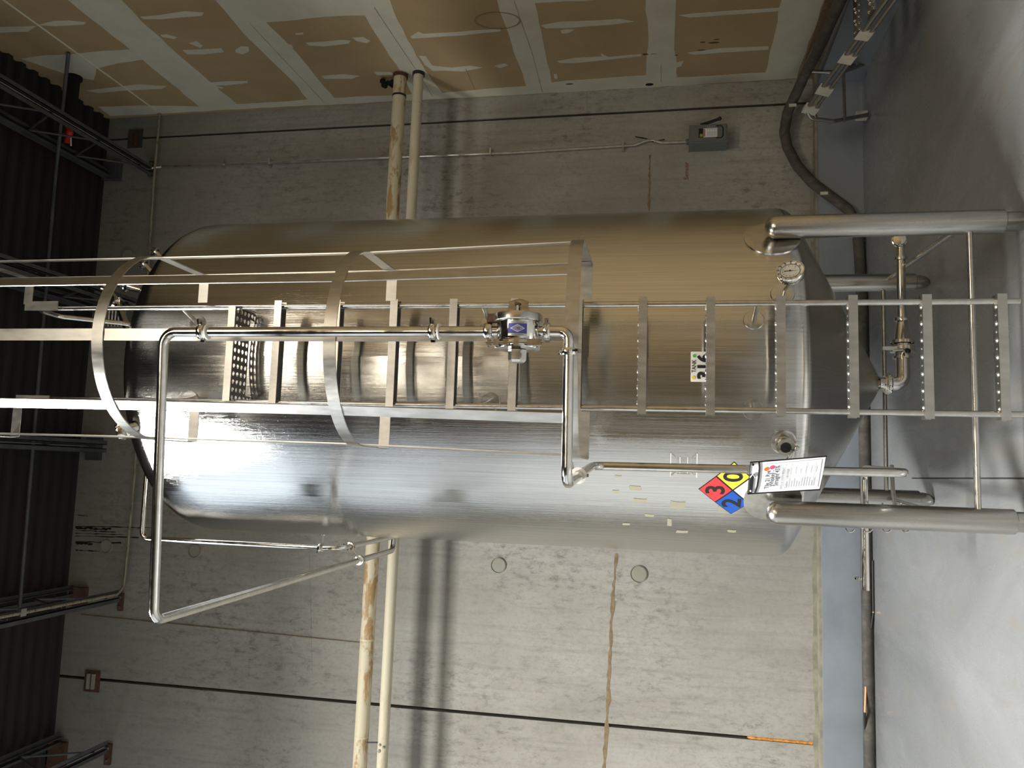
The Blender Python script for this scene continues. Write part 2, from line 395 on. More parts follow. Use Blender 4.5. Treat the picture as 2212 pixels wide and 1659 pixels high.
# faint red handwriting on the concrete
def pl_wall(c):
    return lambda a_, b_: V((c.x+a_, YW-.002, c.z+b_))
mb = MB(); text_to(mb, 'Sensor', .055, pl_wall(aY(1483, 369, YW)), 0, 1.1)
build(mb, 'marker_writing', plain('red_marker', (.25, .03, .03), .7), wb)

# right wall: gypsum board with joint compound
wr = struct(MB().box((XW, YF-.2, .36), (XW+.2, YW+.1, ZC+.3)), 'wall_right', M_DRY, 'unpainted tan gypsum board wall with white taped joints')
NR = (-1, 0, 0)
def jag(poly, step=.10, amp=.008):
    out = []
    for i in range(len(poly)):
        a, b = poly[i], poly[(i+1) % len(poly)]; L = (b-a).length; k = max(1, int(L/step))
        s_ = (b-a).normalized().cross(V(NR))
        for j in range(k): out.append(a.lerp(b, j/k)+s_*random.uniform(-amp, amp)*(1 if j else .3))
    return out
def mud(px, name='joint_compound', t=.002, amp=.008):
    p = jag([aX(x, y, XW) for x, y in px], .12, amp)
    mb = MB(); mb.poly(p, NR, t); return build(mb, name, M_MUD, wr)
def ext(p, q, f):                                                   # carry a line past the frame
    return (p[0]+(p[0]-q[0])*f, p[1]+(p[1]-q[1])*f)
# long bands (run towards the camera), built slightly past the frame edge
mud([ext((148, 0), (285, 110), .5), (148, 0), (285, 110), (370, 180), (432, 232), (510, 224), (400, 130), (305, 45), (262, 0), ext((262, 0), (305, 45), 1.2)])
mud([ext((465, 0), (575, 115), .4), (465, 0), (540, 86), (634, 177), (667, 217), (722, 212), (655, 130), (588, 61), (575, 48), (700, 36), (788, 33), (830, 100), (867, 157), (890, 203), (958, 203), (930, 170), (880, 84), (858, 42), (843, 0), (825, -45), (500, -45)], t=.0021)
mud([(1060, -45), (1074, 0), (1088, 45), (1105, 94), (1138, 189), (1192, 182), (1180, 120), (1165, 50), (1155, 6), (1400, -6), (1395, -45)])
mud([(1396, -45), (1395, 0), (1400, 100), (1396, 166), (1463, 170), (1457, 90), (1461, 0), (1463, -45)], t=.0022)
mud([(1705, -45), (1688, 0), (1670, 90), (1652, 160), (1722, 163), (1742, 110), (1781, 0), (1800, -45)])
# vertical band in the corner, above the concrete line
mud([(212, 230), (330, 228), (430, 230), (560, 222), (640, 217), (715, 211), (844, 206), (955, 200), (1050, 192), (1140, 186), (1190, 178), (1290, 170), (1396, 163), (1462, 167), (1560, 162), (1652, 157), (1722, 161), (1722, 168), (1500, 183), (1300, 194), (1090, 206), (800, 221), (540, 234), (330, 246), (238, 250)], t=.0026)
mud([(48, 127), (100, 119), (155, 117), (200, 112), (282, 106), (312, 127), (255, 136), (208, 148), (202, 172), (160, 166), (120, 152), (85, 140)], t=.0024)
for px in ([(303, 36), (340, 33), (400, 24), (440, 27), (436, 34), (350, 41), (310, 41)],
           [(394, 108), (440, 106), (478, 104), (484, 112), (440, 117), (405, 117)],
           [(508, 108), (520, 100), (537, 101), (538, 111), (524, 117), (510, 113)],
           [(347, 75), (360, 74), (383, 81), (376, 84), (350, 79)], [(408, 93), (425, 88), (438, 99), (432, 103)],
           [(454, 178), (500, 175), (534, 175), (535, 179), (490, 184), (460, 184)], [(460, 184), (484, 189), (478, 191), (462, 187)],
           [(82, 54), (115, 45), (150, 44), (186, 48), (180, 53), (120, 56)], [(-40, 60), (0, 58), (45, 57), (78, 56), (60, 68), (0, 70), (-40, 72)],
           [(185, 195), (250, 188), (300, 182), (360, 186), (350, 191), (260, 196), (215, 201)],
           [(660, 92), (700, 90), (740, 86), (757, 88), (752, 94), (700, 100), (668, 98)], [(761, 81), (785, 80), (800, 88), (792, 93), (770, 88)],
           [(694, 164), (740, 160), (777, 164), (760, 170), (702, 170)], [(808, 155), (845, 156), (852, 161), (815, 162)],
           [(612, 94), (630, 96), (634, 104), (626, 104)], [(638, 72), (655, 70), (655, 74), (640, 75)],
           [(886, 79), (904, 68), (915, 73), (955, 71), (1080, 62), (1082, 67), (1000, 76), (890, 83)],
           [(905, 120), (920, 122), (935, 142), (975, 146), (1015, 142), (1042, 146), (1000, 154), (960, 152), (935, 153), (918, 140)],
           [(1068, 142), (1090, 137), (1098, 141), (1080, 147)],
           [(1168, 55), (1210, 47), (1300, 44), (1338, 41), (1370, 46), (1320, 53), (1230, 60), (1180, 61)], [(1211, 66), (1225, 63), (1240, 64), (1228, 71), (1214, 72)],
           [(1204, 132), (1240, 125), (1300, 122), (1298, 115), (1315, 123), (1385, 117), (1385, 121), (1300, 130), (1240, 136), (1210, 136)],
           [(1467, 33), (1500, 29), (1600, 22), (1700, 16), (1700, 22), (1600, 30), (1490, 38)], [(1485, 114), (1560, 104), (1660, 100), (1660, 107), (1560, 113), (1500, 118)],
           [(1460, 135), (1476, 131), (1472, 142), (1463, 145)], [(1196, 160), (1203, 160), (1205, 170), (1198, 170)],
           [(905, 0), (960, -6), (1000, -20), (960, -30), (900, -20)]):
    mud(px, 'compound_dab', .0022, .003)
for ln in ([(540, 50), (610, 125), (702, 222)], [(808, 15), (905, 160), (935, 208)], [(1110, 0), (1150, 115), (1172, 200)], [(1428, 140), (1428, 176)], [(1006, 148), (1025, 192)]):
    ribbon([aX(x, y, XW) for x, y in ln], .005, .0032, NR, M_BRACK, 'tape_crack', wr, .5, 30)
# rust drips, holes
for x, y, w, h_ in ((1542, 92, 12, 3), (1518, 91, 6, 2), (1395, 117, 8, 3), (1460, 119, 5, 1.5), (1515, 108, 10, 1.5), (1548, 85, 7, 1.5), (1412, 116, 10, 1)):
    c = aX(x, y, XW); k = c.y/F
    build(MB().ico(c, 1, 1, (.004, h_*k*1.2, w*k)), 'rust_drip', M_RUST, wr)
for x, y, w, h_ in ((1403, 182, 11, 5), (1230, 181, 11, 2)):
    c = aX(x, y, XW); k = c.y/F
    build(MB().ico(c, 1, 1, (.005, h_*k*1.6, w*k)), 'torn_hole', M_GAP, wr)
# brown tide mark
ring = [aX(1075+46*cos(q*pi/14), 44+17*sin(q*pi/14), XW) for q in range(28)]
mb = MB(); 
for i in range(28):
    a, b = ring[i], ring[(i+1) % 28]; c = sum(ring, V())/28; n_ = V((-.003, 0, 0))
    mb.add([a+n_, b+n_, b+(b-c)*.10+n_, a+(a-c)*.10+n_], [(0, 1, 2, 3)])
build(mb, 'water_stain', stained('tide_mark', (.30, .205, .09), (.36, .27, .155), (1, 1, 1), .45, .6, .9, 3), wr)
# thin metal bead along the top of the boards
build(MB().tube([aX(-60, -45, XW-.004), aX(8, 0, XW-.004), aX(337, 238, XW-.004)], .009, 6), 'edge_bead', M_MUD, wr)
# brown rotten board foot
build(MB().box((XW-.006, -4, .36), (XW, YW, .50)), 'board_foot', M_RUSTY, wr)

struct(MB().box((XL-.2, YF-.2, 0), (XL, YW+.3, ZC+.3)), 'wall_left', plain('cream_wall', (.50, .46, .38), .8, 0, 0, 40, .1, 1))
struct(MB().box((XL-.2, YF-.2, 0), (XW+.2, YF, ZC+.3)), 'wall_front', plain('cream_wall_far', (.50, .46, .38), .8, 0, 0, 40, .1, 1))
# curb in front of the back wall and along the board wall
CY = 7.12
c1 = struct(MB().box((XL, CY, 0), (XW, YW, .365)), 'trim_1', M_CURB, 'blue-grey painted concrete curb at the foot of the back wall')
build(MB().box((XL, CY+.035, .365), (XW, YW-.001, .385)), 'raw_edge', M_CEDGE, c1)
struct(MB().box((XW-.12, YF, 0), (XW, CY, .36)), 'trim_2', M_CURB, 'blue-grey curb under the gypsum board wall')

# ceiling: ribbed deck
ce = structE('ceiling', (0, 0, ZC), 'dark ribbed metal roof deck with rust towards the wall')
build(MB().box((XL-.2, YF-.2, ZC+.08), (XW+.2, YW+.3, ZC+.3)), 'roof_slab', M_GAP, ce)
rib = MB(); p = .15
rib.add([V((x, y, z)) for x in (XL, XW) for y, z in ((0, ZC), (.055, ZC), (.07, ZC+.045), (.135, ZC+.045), (.15, ZC))], [(i, i+1, 5+i+1, 5+i) for i in range(4)])
r0 = build(rib, 'deck_rib', M_DECK, ce); r0.location.y = YW-p
for i in range(1, 60):
    r_ = r0.copy(); r_.location.y = YW-p*(i+1); col.objects.link(r_); r_.parent = ce
far = MB(); far.box((XL, YF, ZC), (XW, YW-p*60, ZC+.02)); build(far, 'deck_far', M_DECK, ce)

# ================================================================== JOISTS
def joist(xw, zb, zt, label, web=True):
    t = thing('roof_joist', label, 'joist', (xw, 7.2, zb), 'open web roof joists under the deck')
    y0, y1 = -6, 7.16
    mb = MB()
    for s in (-1, 1):
        mb.box((xw+s*.018, y0, zb), (xw+s*.058, y1, zb+.006)); mb.box((xw+s*.018, y0, zb), (xw+s*.024, y1, zb+.04))
    build(mb, 'bottom_chord', M_JOIST, t)
    mb = MB()
    for s in (-1, 1):
        mb.box((xw+s*.018, y0, zt), (xw+s*.060, y1+.08, zt+.006)); mb.box((xw+s*.018, y0, zt-.04), (xw+s*.024, y1+.08, zt))
    build(mb, 'top_chord', M_JOIST, t)
    k = 0; y = y1-.15
    while y > 2.0 and web:
        build(MB().tube([(xw, y, zb+.02), (xw, y-.30, zt-.02)], .010, 6), 'web_bar', M_JOIST, t)
        build(MB().tube([(xw, y-.30, zt-.02), (xw, y-.60, zb+.02)], .010, 6), 'web_bar', M_JOIST, t)
        y -= .60
    return t
j1 = joist(2.96, 6.84, 7.38, 'roof joist nearest the gypsum board wall, carrying a conduit')
j2 = joist(1.55, 6.84, 7.38, 'roof joist hidden mostly behind the ladder cage rails')
j3 = joist(.13, 7.08, 7.38, 'roof joist above the left cage strap of the ladder')
j4 = joist(-1.30, 6.80, 7.38, 'roof joist carrying a conduit to the rusty bolted plate left of the tank')
j5 = joist(-2.70, 6.80, 7.38, 'roof joist at the far left corner of the view')
# rusty bearing pockets and bolted plates on the wall
def plate(x, y, w, h_, label, mat=M_RUST, t_=.02, bolts=0):
    c = aY(x, y, YW); k = 7.6/F; W_, H_ = w*k, h_*k                # w along image y (world X), h along image x (world Z)
    t = thing('wall_bracket', label, 'bracket', (c.x, YW, c.z-H_/2))
    build(MB().box((c.x-W_/2, YW-t_, c.z-H_/2), (c.x+W_/2, YW, c.z+H_/2)), 'plate', mat, t)
    for i in range(bolts):
        xx = c.x+(-.3+.6*i/(max(1, bolts-1)))*W_
        build(MB().lathe([(0, .018), (.014, .018), (.017, 0)], (xx, YW-t_, c.z), NB, 6), 'bolt', M_COND, t)
    return t, c, W_, H_
plate(263, 1300, 38, 11, 'rusty bolted plate where the conduit joist meets the wall', bolts=2, t_=.03)
plate(236, 1628, 44, 14, 'rusty bolted plate at the lower left corner of the view', bolts=2, t_=.03)
plate(173, 1288, 42, 42, 'dark rusty bearing plate left of the tank under the deck', t_=.05)
plate(128, 1628, 55, 42, 'dark rusty bearing plate in the far left corner under the deck', t_=.05)
plate(207, 968, 56, 36, 'dark bearing plate behind the ladder cage near the deck', M_JOIST, .05)
plate(247, 372, 44, 44, 'dark bearing plate near the gypsum board wall', M_JOIST, .06)
plate(330, 366, 38, 14, 'bolted plate where the right joist conduit turns down', bolts=2, t_=.03)
for (x, y, lab) in ((200, 1471, 'rusty weld plate bridging the left wall joint'), (293, 300, 'dark weld plate bridging the right wall joint')):
    t, c, W_, H_ = plate(x, y, 46, 38, lab, M_RUST if y > 900 else M_JOIST, .012)
    for s in (-1, .45):
        build(MB().box((c.x-W_*.36, YW-.03, c.z+s*H_*.22), (c.x+W_*.36, YW-.012, c.z+s*H_*.22+.03)), 'weld_strap', M_BRACK if y > 900 else M_RUST, t)

# ================================================================== CONDUITS, PIPES ON THE WALL
mb = MB(); yy = 7.2
P = [aX(0, 152, 2.98), aY(325, 358, 7.17)]
c0 = aY(345, 361, 7.21)
pts = [(2.98, 2.0, 6.90), (2.98, 7.1, 6.90), (2.98, 7.21, 6.83)]
zc = [aY(x, y, 7.215) for x, y in ((350, 360), (540, 353), (820, 341), (1100, 330), (1371, 313))]
bend = [aY(1392, 305, 7.215), aY(1404, 302, 7.215), aY(1430, 308, 7.215), aY(1484, 306, 7.215)]
t = thing('electrical_conduit', 'thin galvanised conduit running down the wall to the grey switch box', 'conduit', zc[-1])
build(MB().tube([(2.99, 2.0, 6.93), (2.99, 6.9, 6.93), (2.985, 7.17, 6.90)]+zc+bend, .0125, 10, .05), 'conduit_pipe', M_COND, t)
for x, y in ((480, 357), (580, 352), (1057, 331), (1343, 316)):
    c = aY(x, y, 7.21); build(MB().box((c.x-.02, 7.19, c.z-.02), (c.x+.045, 7.249, c.z-.005)), 'strap_clip', M_COND, t)
    if x in (580, 1343): build(MB().lathe([(0, .03), (.012, .03), (.014, 0)], (c.x-.03, 7.249, c.z-.012), NB, 8), 'clip_bolt', M_POL, t)
build(MB().tube([aY(1372, 295, 7.235), aY(1395, 299, 7.23), aY(1410, 306, 7.21), aY(1436, 301, 7.22)], .005, 6), 'tie_wire', M_BLACK, t)
# left conduit on joist then across the wall
t = thing('electrical_conduit', 'rust spotted conduit crossing the wall just under the deck, turning along a joist', 'conduit', aY(290, 1000, 7.2))
hp = [aY(345, 245, 7.19), aY(333, 380, 7.19), aY(300, 900, 7.19), aY(288, 1060, 7.19), aY(268, 1265, 7.19)]
e = aY(262, 1282, 7.15)
build(MB().tube(hp+[V((e.x, 7.1, e.z)), V((e.x+.02, 5.0, e.z+.0)), V((e.x+.02, 1.5, e.z))], .0125, 10, .06), 'conduit_pipe', stained('spotted_conduit', (.30, .27, .20), (.12, .09, .06), (1, 6, 6), .5, .6, .6, 8), t)
c = V((e.x+.02, 5.9, e.z)); build(MB().box(c-V((.03, .03, .03)), c+V((.03, .03, .01))), 'junction_box', M_COND, t)

# ceiling level services
t = tag(build(MB().tube([aX(148, 114, XW-.01), aY(118, 400, 6.5), aY(41, 1330, 6.45)], .016, 10), 'bridging_pipe', M_JOIST), 'dark grey pipe crossing under the deck from the board wall', 'pipe')
c = aX(160, 165, XW); c2 = V((XW-.45, c.y, c.z))
t = thing('pipe_stub', 'black flanged pipe stub sticking out of the board wall near the ceiling', 'pipe', (XW, c.y, c.z))
build(MB().tube([c, c2], .055, 16), 'stub', M_GAP, t); build(MB().lathe([(0, 0), (.075, 0), (.075, .03), (0, .03)], c, NR, 20), 'flange', M_GAP, t)
c = aY(150, 287, 6.5)
t = thing('fire_sprinkler', 'small red fitting with a pale nozzle hanging under the roof joist', 'sprinkler', c)
build(MB().tube([c+V((-.10, 0, .02)), c+V((0, 0, .0)), c+V((.06, 0, .02))], .025, 10), 'valve_body', M_SPRED, t)
build(MB().ico(c+V((.0, 0, .0)), .036, 1), 'body_ball', M_SPRED, t)
build(MB().tube([c+V((-.05, 0, -.02)), c+V((-.13, 0, -.03))], .008, 8), 'nozzle', M_TAPE, t)
build(MB().tube([c+V((0, 0, .0)), V((c.x, c.y, ZC))], .012, 8), 'drop_pipe', M_JOIST, t)

# the two cream pipes crossing the wall
A, B = aY(865, 165, 6.71), aY(777, 1659, 6.71)
def extend(A, B, x): return A+(B-A)*((x-A.x)/(B.x-A.x))
t = thing('sprinkler_main', 'large cream wrapped pipe with brown drip stains crossing the wall', 'pipe', A, )
build(MB().tube([extend(A, B, XW), extend(A, B, -4.5)], .060, 28), 'pipe_run', M_PVC, t)
for px, mt, rr in (((862, 208), M_BLACK, .064), ((779, 1380), M_PVC2, .0615), ((775, 1590), M_PVC2, .0615)):
    q = aY(*px, 6.71); d = (A-B).normalized(); q = extend(A, B, q.x)
    build(MB().lathe([(.058, -.008), (rr, -.008), (rr, .008), (.058, .008)], q, d, 28), 'wrap_band', mt, t)
q = extend(A, B, XW-.03); build(MB().lathe([(.058, -.01), (.069, -.01), (.069, .02), (.058, .02)], q, (A-B).normalized(), 24), 'end_collar', M_RUST, t)
q = aX(846, 168, XW-.02); mb = MB()
for i in range(12): mb.ico(q+V((random.uniform(-.06, .0), random.uniform(-.01, .06), random.uniform(-.03, .1))), random.uniform(.012, .03), 1)
build(mb, 'torn_insulation', M_GAP, t)
A2, B2 = aY(904, 165, 6.71), aY(825, 1659, 6.71)
t = thing('water_pipe', 'slimmer cream pipe running just below the large stained pipe', 'pipe', A2)
build(MB().tube([extend(A2, B2, XW), extend(A2, B2, -4.5)], .046, 24), 'pipe_run', M_PVC2, t)
q = extend(A2, B2, XW-.02); build(MB().lathe([(.04, -.01), (.056, -.01), (.056, .03), (.04, .03)], q, (A2-B2).normalized(), 24), 'end_collar', M_BLACK, t)
q = extend(A2, B2, aY(826, 1612, 6.71).x); mb = MB()
for i in range(5): mb.ico(q+V((random.uniform(-.03, .03), -.044, random.uniform(-.02, .02))), .012, 1)
build(mb, 'tape_tear', M_BRACK, t)
for i in (.25, .5): 
    q = extend(A2, B2, XW-.2-i*.4); build(MB().lathe([(.045, -.004), (.0475, -.004), (.0475, .004), (.045, .004)], q, (A2-B2).normalized(), 24), 'wrap_band', M_PVC, t)
build(MB().tube([aY(792, 1604, 6.68), aY(815, 1604, 6.68)], .006, 6), 'tie', M_BLACK, t)

# ================================================================== SWITCH BOX
A = aY(1488, 322, 7.15); B = aY(1570, 277, 7.15); yb0, yb1 = 7.05, 7.24
x0, x1, z0, z1 = A.x+.012, B.x, B.z, A.z
t = thing('disconnect_switch', 'grey electrical switch box with a white warning label on the wall', 'switch box', ((x0+x1)/2, 7.25, z0))
build(MB().box((x0, yb0, z0), (x1, YW, z1)), 'enclosure', M_BOX, t)
build(MB().box((x0+.012, yb0-.008, z0+.012), (x1-.008, yb0, z1-.012)), 'door', M_BOX, t)
mb = MB(); cx_ = (x0+x1)/2
mb.tube([(x0+.035, yb0-.01, z0+.10), (x0+.035, yb0-.01, z0+.055), (x0+.055, yb0-.01, z0+.04), (x1-.04, yb0-.01, z0+.04), (x1-.022, yb0-.01, z0+.055), (x1-.022, yb0-.01, z0+.10)], .005, 6)
build(mb, 'door_rib', M_BLACK, t)
zl = z0+(z1-z0)*.48
lab = build(MB().box((x0+.045, yb0-.011, zl-.07), (x1-.04, yb0-.008, zl+.05)), 'warning_label', M_PAPER, t)
build(MB().box((x0+.045, yb0-.0115, zl+.05), (x1-.04, yb0-.008, zl+.09)), 'label_head', M_BLACK, lab)
build(MB().box((x0+.05, yb0-.0125, zl+.055), (x0+.075, yb0-.0115, zl+.08)), 'label_mark', plain('dull_yellow', (.35, .33, .08), .5), lab)
build(MB().box((x0+.05, yb0-.0125, zl+.034), (x1-.045, yb0-.0115, zl+.048)), 'label_stripe', plain('faded_red', (.45, .16, .12), .5), lab)
for i in range(6):
    for s in (0, 1):
        build(MB().box((x0+.052+s*.055, yb0-.012, zl-.06+i*.014), (x0+.098+s*.05, yb0-.011, zl-.056+i*.014)), 'print_line', M_GREYINK, lab)
hp = [V((x1+.012, yb0+.03, z1-.10)), V((x1+.018, yb0+.0, z1-.17)), V((x1+.022, yb0-.02, z1-.21)), V((x1+.034, yb0-.03, z1-.26))]
build(MB().tube(hp, .013, 10, .02), 'switch_lever', M_BLACK, t); build(MB().ico(hp[-1], .018, 1), 'lever_knob', M_BLACK, t)
build(MB().lathe([(.013, 0), (.022, 0), (.022, .03), (.013, .03)], (aY(1484, 306, 7.215)-V((0, 0, .02))), (0, 0, 1), 12), 'conduit_hub', M_BOX, t)

# ================================================================== HOSE AT THE CURB, COPPER LINE
hose = [V((-5.0, 7.03, .045)), V((-1, 7.03, .045)), V((1.5, 7.03, .045)), aZ(1857, 560, .05), aY(1852, 490, 7.05), aY(1832, 452, 7.05), aY(1795, 425, 7.06), aY(1755, 395, 7.07), aY(1722, 358, 7.1),
        aY(1701, 318, 7.12), aY(1694, 285, 7.12), aY(1702, 240, 7.1), aY(1722, 198, 7.02), aX(1740, 158, 3.43), aX(1762, 118, 3.43), aX(1795, 45, 3.43), aX(1830, -30, 3.43)]
t = thing('rubber_hose', 'dirty grey hose lying along the curb and looping up the wall corner', 'hose', hose[0])
build(MB().tube(hose, .044, 16, .12, fseg=5), 'hose_body', M_HOSE, t)
for i, q in enumerate(((1712, 228), (1780, 418))):
    c = aY(*q, 7.03); 
    build(MB().box(c-V((.012, .012, .03)), c+V((.012, .0, .03))), 'worn_patch', M_TAPE, t)
t = tag(build(MB().tube([V((-4.5, 6.975, .03)), aZ(1871, 1640, .05), aZ(1868, 1540, .09), aZ(1872, 1430, .05), V((-1.0, 6.975, .012)), V((-.6, 6.97, .012))], .009, 8, .05), 'copper_line', [M_COPPER, M_BLACK]),
        'thin copper tube in a black jacket lying on the hose near the curb', 'tube')
me = t.data
for i_, p_ in enumerate(me.polygons): p_.material_index = 0 if (i_//40) % 3 == 0 else 1

# ================================================================== TANK
tank = thing('storage_tank', 'tall brushed stainless steel cone-bottomed tank on four tubular legs', 'tank', (TX, TY, 0))
prof = [(.001, 4.74), (.4, 4.71), (.7, 4.64)]+[(TR-.17+.17*cos(radians(a_)), 4.42+.17*sin(radians(a_))) for a_ in (65, 52, 39, 26, 13, 0)]
prof += [(TR, 4.42-(4.42-1.07)*i/12) for i in range(1, 12)]
for i in range(9):
    a_ = radians(i*62/8); rk = .09; prof.append((TR-rk+rk*cos(a_), 1.045-rk*sin(a_)))
rl, zl_ = prof[-1]
for i in range(1, 9): prof.append((rl+(.062-rl)*i/8, zl_+(.468-zl_)*i/8))
mb = MB(); seg = 128; n = len(prof)
for i in range(seg):
    a_ = 2*pi*i/seg
    for r, z in prof: mb.v.append(cylp(a_, z, max(r, .001)))
for i in range(seg):
    for j in range(n-1):
        k = (i+1) % seg; mb.f.append([i*n+j, i*n+j+1, k*n+j+1, k*n+j]); mb.m.append(0)
shell = build(mb, 'shell', M_TANK, tank, 50)
uvl = shell.data.uv_layers.new(name='uv')
for p_ in shell.data.polygons:
    i = p_.index//(n-1)
    for li, vi in zip(p_.loop_indices, p_.vertices):
        ii = vi//n; jj = vi % n
        if i == seg-1 and ii == 0: ii = seg
        uvl.data[li].uv = (2*pi*ii/seg*TR, prof[jj][1] if jj > 7 else 5.4-prof[jj][0])
# legs
def padmesh(az, z0, z1, w, t_=.008, r=TR):                         # rounded doubler plate wrapped on the shell
    mb = MB(); pts = []
    hw, hz = w/2, (z1-z0)/2; rr = hw*.95
    for q in range(24):
        a_ = 2*pi*q/24; x = (hw-rr)*(1 if cos(a_) > 0 else -1)+rr*cos(a_); z = (hz-rr)*(1 if sin(a_) > 0 else -1)+rr*sin(a_)
        pts.append((x, (z0+z1)/2+z))
    vs = [cylp(az+x/r, z, r+t_) for x, z in pts]+[cylp(az, (z0+z1)/2, r+t_)]+[cylp(az+x/r*1.03, z, r-.002) for x, z in pts]
    mb.add(vs, [(i, (i+1) % 24, 24) for i in range(24)]+[(i, (i+1) % 24, 25+(i+1) % 24, 25+i) for i in range(24)])
    return mb
LEGS = [(1.244, 4.05), (-.147, 4.05), (1.288, 5.44), (-.085, 5.46)]
for k, (lx, ly) in enumerate(LEGS):
    mb = MB(); rl_ = .057
    ztop = 1.13 if k < 2 else 1.05
    pr = [(0, ztop+.03)]+[(rl_*sin(radians(a_)), ztop-.02+.05*cos(radians(a_))) for a_ in (20, 40, 60, 80, 90)]+[(rl_, .088), (rl_-.004, .084), (.046, .084)]
    leg = build(mb.lathe(pr, (lx, ly, 0), (0, 0, 1), 32), 'leg', M_LEG, tank)
    build(MB().lathe([(.046, .12), (.046, .02), (.040, .0), (0, 0)] if k < 2 else [(.046, .12), (.046, .06), (.040, .03), (.026, .008), (.012, .0), (0, 0)], (lx, ly, 0), (0, 0, 1), 28), 'foot', M_LEG, leg)
    if k < 2:
        az = atan2(lx-TX, TY-ly)
        build(padmesh(az, .985, 1.255, .27), 'leg_pad', M_ST, tank)
# bracing between the legs
def brace(pts, r=.0135): build(MB().tube(pts, r, 12), 'leg_brace', M_ST, tank)
A = aY(2097, 500, 4.04); B = aY(2110, 1112, 4.04); zb_ = (A.z+B.z)/2
brace([(LEGS[1][0], 4.04, zb_), (LEGS[0][0], 4.04, zb_)], .0145)
zr_ = (aY(1912, 620, 5.42).z+aY(1914, 1060, 5.42).z)/2
brace([(LEGS[3][0], 5.45, zr_), (LEGS[2][0], 5.44, zr_)], .014)
brace([aY(1918, 602, 5.44), aY(2062, 500, 4.09)], .015); brace([aY(1920, 1078, 5.42), aY(2060, 1118, 4.12)], .015)
# outlet nozzle
build(MB().lathe([(.062, .478), (.036, .45), (.036, .425), (.05, .425), (.05, .41), (.02, .41)], (TX, TY, 0), (0, 0, 1), 28), 'outlet_nozzle', M_POL, tank)
# side port with black plug, doubler pads and jacket nozzles
def portat(px, py, rpad, rt, ln, name='port', r=TR):
    q = onT(px, py); az = atan2(q.x-TX, TY-q.y); nrm = V((sin(az), -cos(az), 0))
    mb = MB().lathe([(rpad, -.01), (rpad, .004), (rpad*.9, .006), (rt*1.25, .006), (rt, .014), (rt, ln), (rt*1.25, ln), (rt*1.25, ln+.008), (0, ln+.008)], q, nrm, 32)
    return build(mb, name, M_ST, tank), q, nrm, az
pr1, q1, n1, az1 = portat(1693, 955, .058, .024, .05, 'side_port')
cc = q1+n1*.06
build(MB().lathe([(.020, .012), (.040, .010), (.043, 0), (.040, -.012), (.030, -.014)], cc, n1, 32), 'port_clamp', M_POL, pr1)
build(MB().lathe([(0, .017), (.024, .016), (.027, .006)], cc, n1, 24), 'port_plug', M_BLACK, pr1)
s1 = V((cos(az1), sin(az1), 0))
wing = [cc-s1*.02-V((0, 0, .036)), cc-s1*.062-V((0, 0, .036)), cc-s1*.062-V((0, 0, .01)), cc-s1*.02-V((0, 0, .036))]
build(MB().tube(wing, .005, 8), 'wing_nut', M_POL, pr1)
build(MB().ico(cc-s1*.005-V((0, 0, .048)), .012, 1), 'clamp_hinge', M_POL, pr1)
pr2, q2, n2, az2 = portat(1690, 637, .062, .034, .012, 'gauge_port')
# tape residue patches on the shell
for (x, y, w, h_) in ((1335, 1029, 16, 5), (1372, 1054, 26, 11), (1330, 1062, 14, 9), (1383, 1081, 30, 9), (1464, 1091, 34, 20), (1403, 1113, 20, 7), (1352, 1132, 16, 6), (1446, 1128, 10, 20), (1472, 1148, 24, 8), (1562, 1098, 24, 15), (1581, 1147, 20, 8)):
    q = onT(x, y); az = atan2(q.x-TX, TY-q.y); k = q.y/F; wz, wx = w*k/2, h_*k/2/max(.35, cos(az+.1))
    pts = [(-1, -.8), (-.2, -1), (.9, -.9), (1, .3), (.8, 1), (-.3, .8), (-1, .9)]
    mb = MB(); vs = [cylp(az+a_*wx/TR*random.uniform(.8, 1.1), q.z+b_*wz*random.uniform(.8, 1.1), TR+.001) for b_, a_ in pts]
    mb.add(vs+[cylp(az, q.z, TR+.001)], [(i, (i+1) % 7, 7) for i in range(7)])
    build(mb, 'tape_residue', M_RESID, tank)
# fittings on the top head
def fitting(c, ax, name='top_fitting', s=1.0):
    o = build(MB().lathe([(.0, .10*s), (.030*s, .10*s), (.034*s, .09*s), (.034*s, .075*s), (.024*s, .07*s), (.024*s, -.05*s), (0, -.05*s)], c, ax, 24), name, M_POL, tank)
    build(MB().lathe([(.03*s, .045*s), (.042*s, .05*s), (.044*s, .06*s), (.042*s, .07*s), (.03*s, .075*s)], c, ax, 24), 'clamp', M_POL, o)
    return o
c = aY(305, 918, 3.97); f1 = fitting(c, (-.35, -.5, .75), 'vent_cap', 1.15)
build(MB().lathe([(0, .13), (.045, .125), (.052, .11), (.052, .09), (.03, .085)], c, (-.35, -.5, .75), 24), 'cap', M_POL, f1)
for (x, y, Y) in ((338, 545, 4.35), (313, 571, 4.3)):
    c = aY(x, y, Y); o = build(MB().tube([c-V((.06, -.02, .05)), c], .012, 8), 'manway_stud', M_POL, tank)
    build(MB().lathe([(0, .012), (.028, .008), (.03, 0), (0, -.004)], c, (.3, -.4, .8), 16), 'hand_nut', M_POL, o)
    for i in range(6):
        a_ = i*pi/3; build(MB().ico(c+V((.026*cos(a_), 0.01, .026*sin(a_)+.02)), .008, 1), 'nut_lobe', M_BLACK, o)
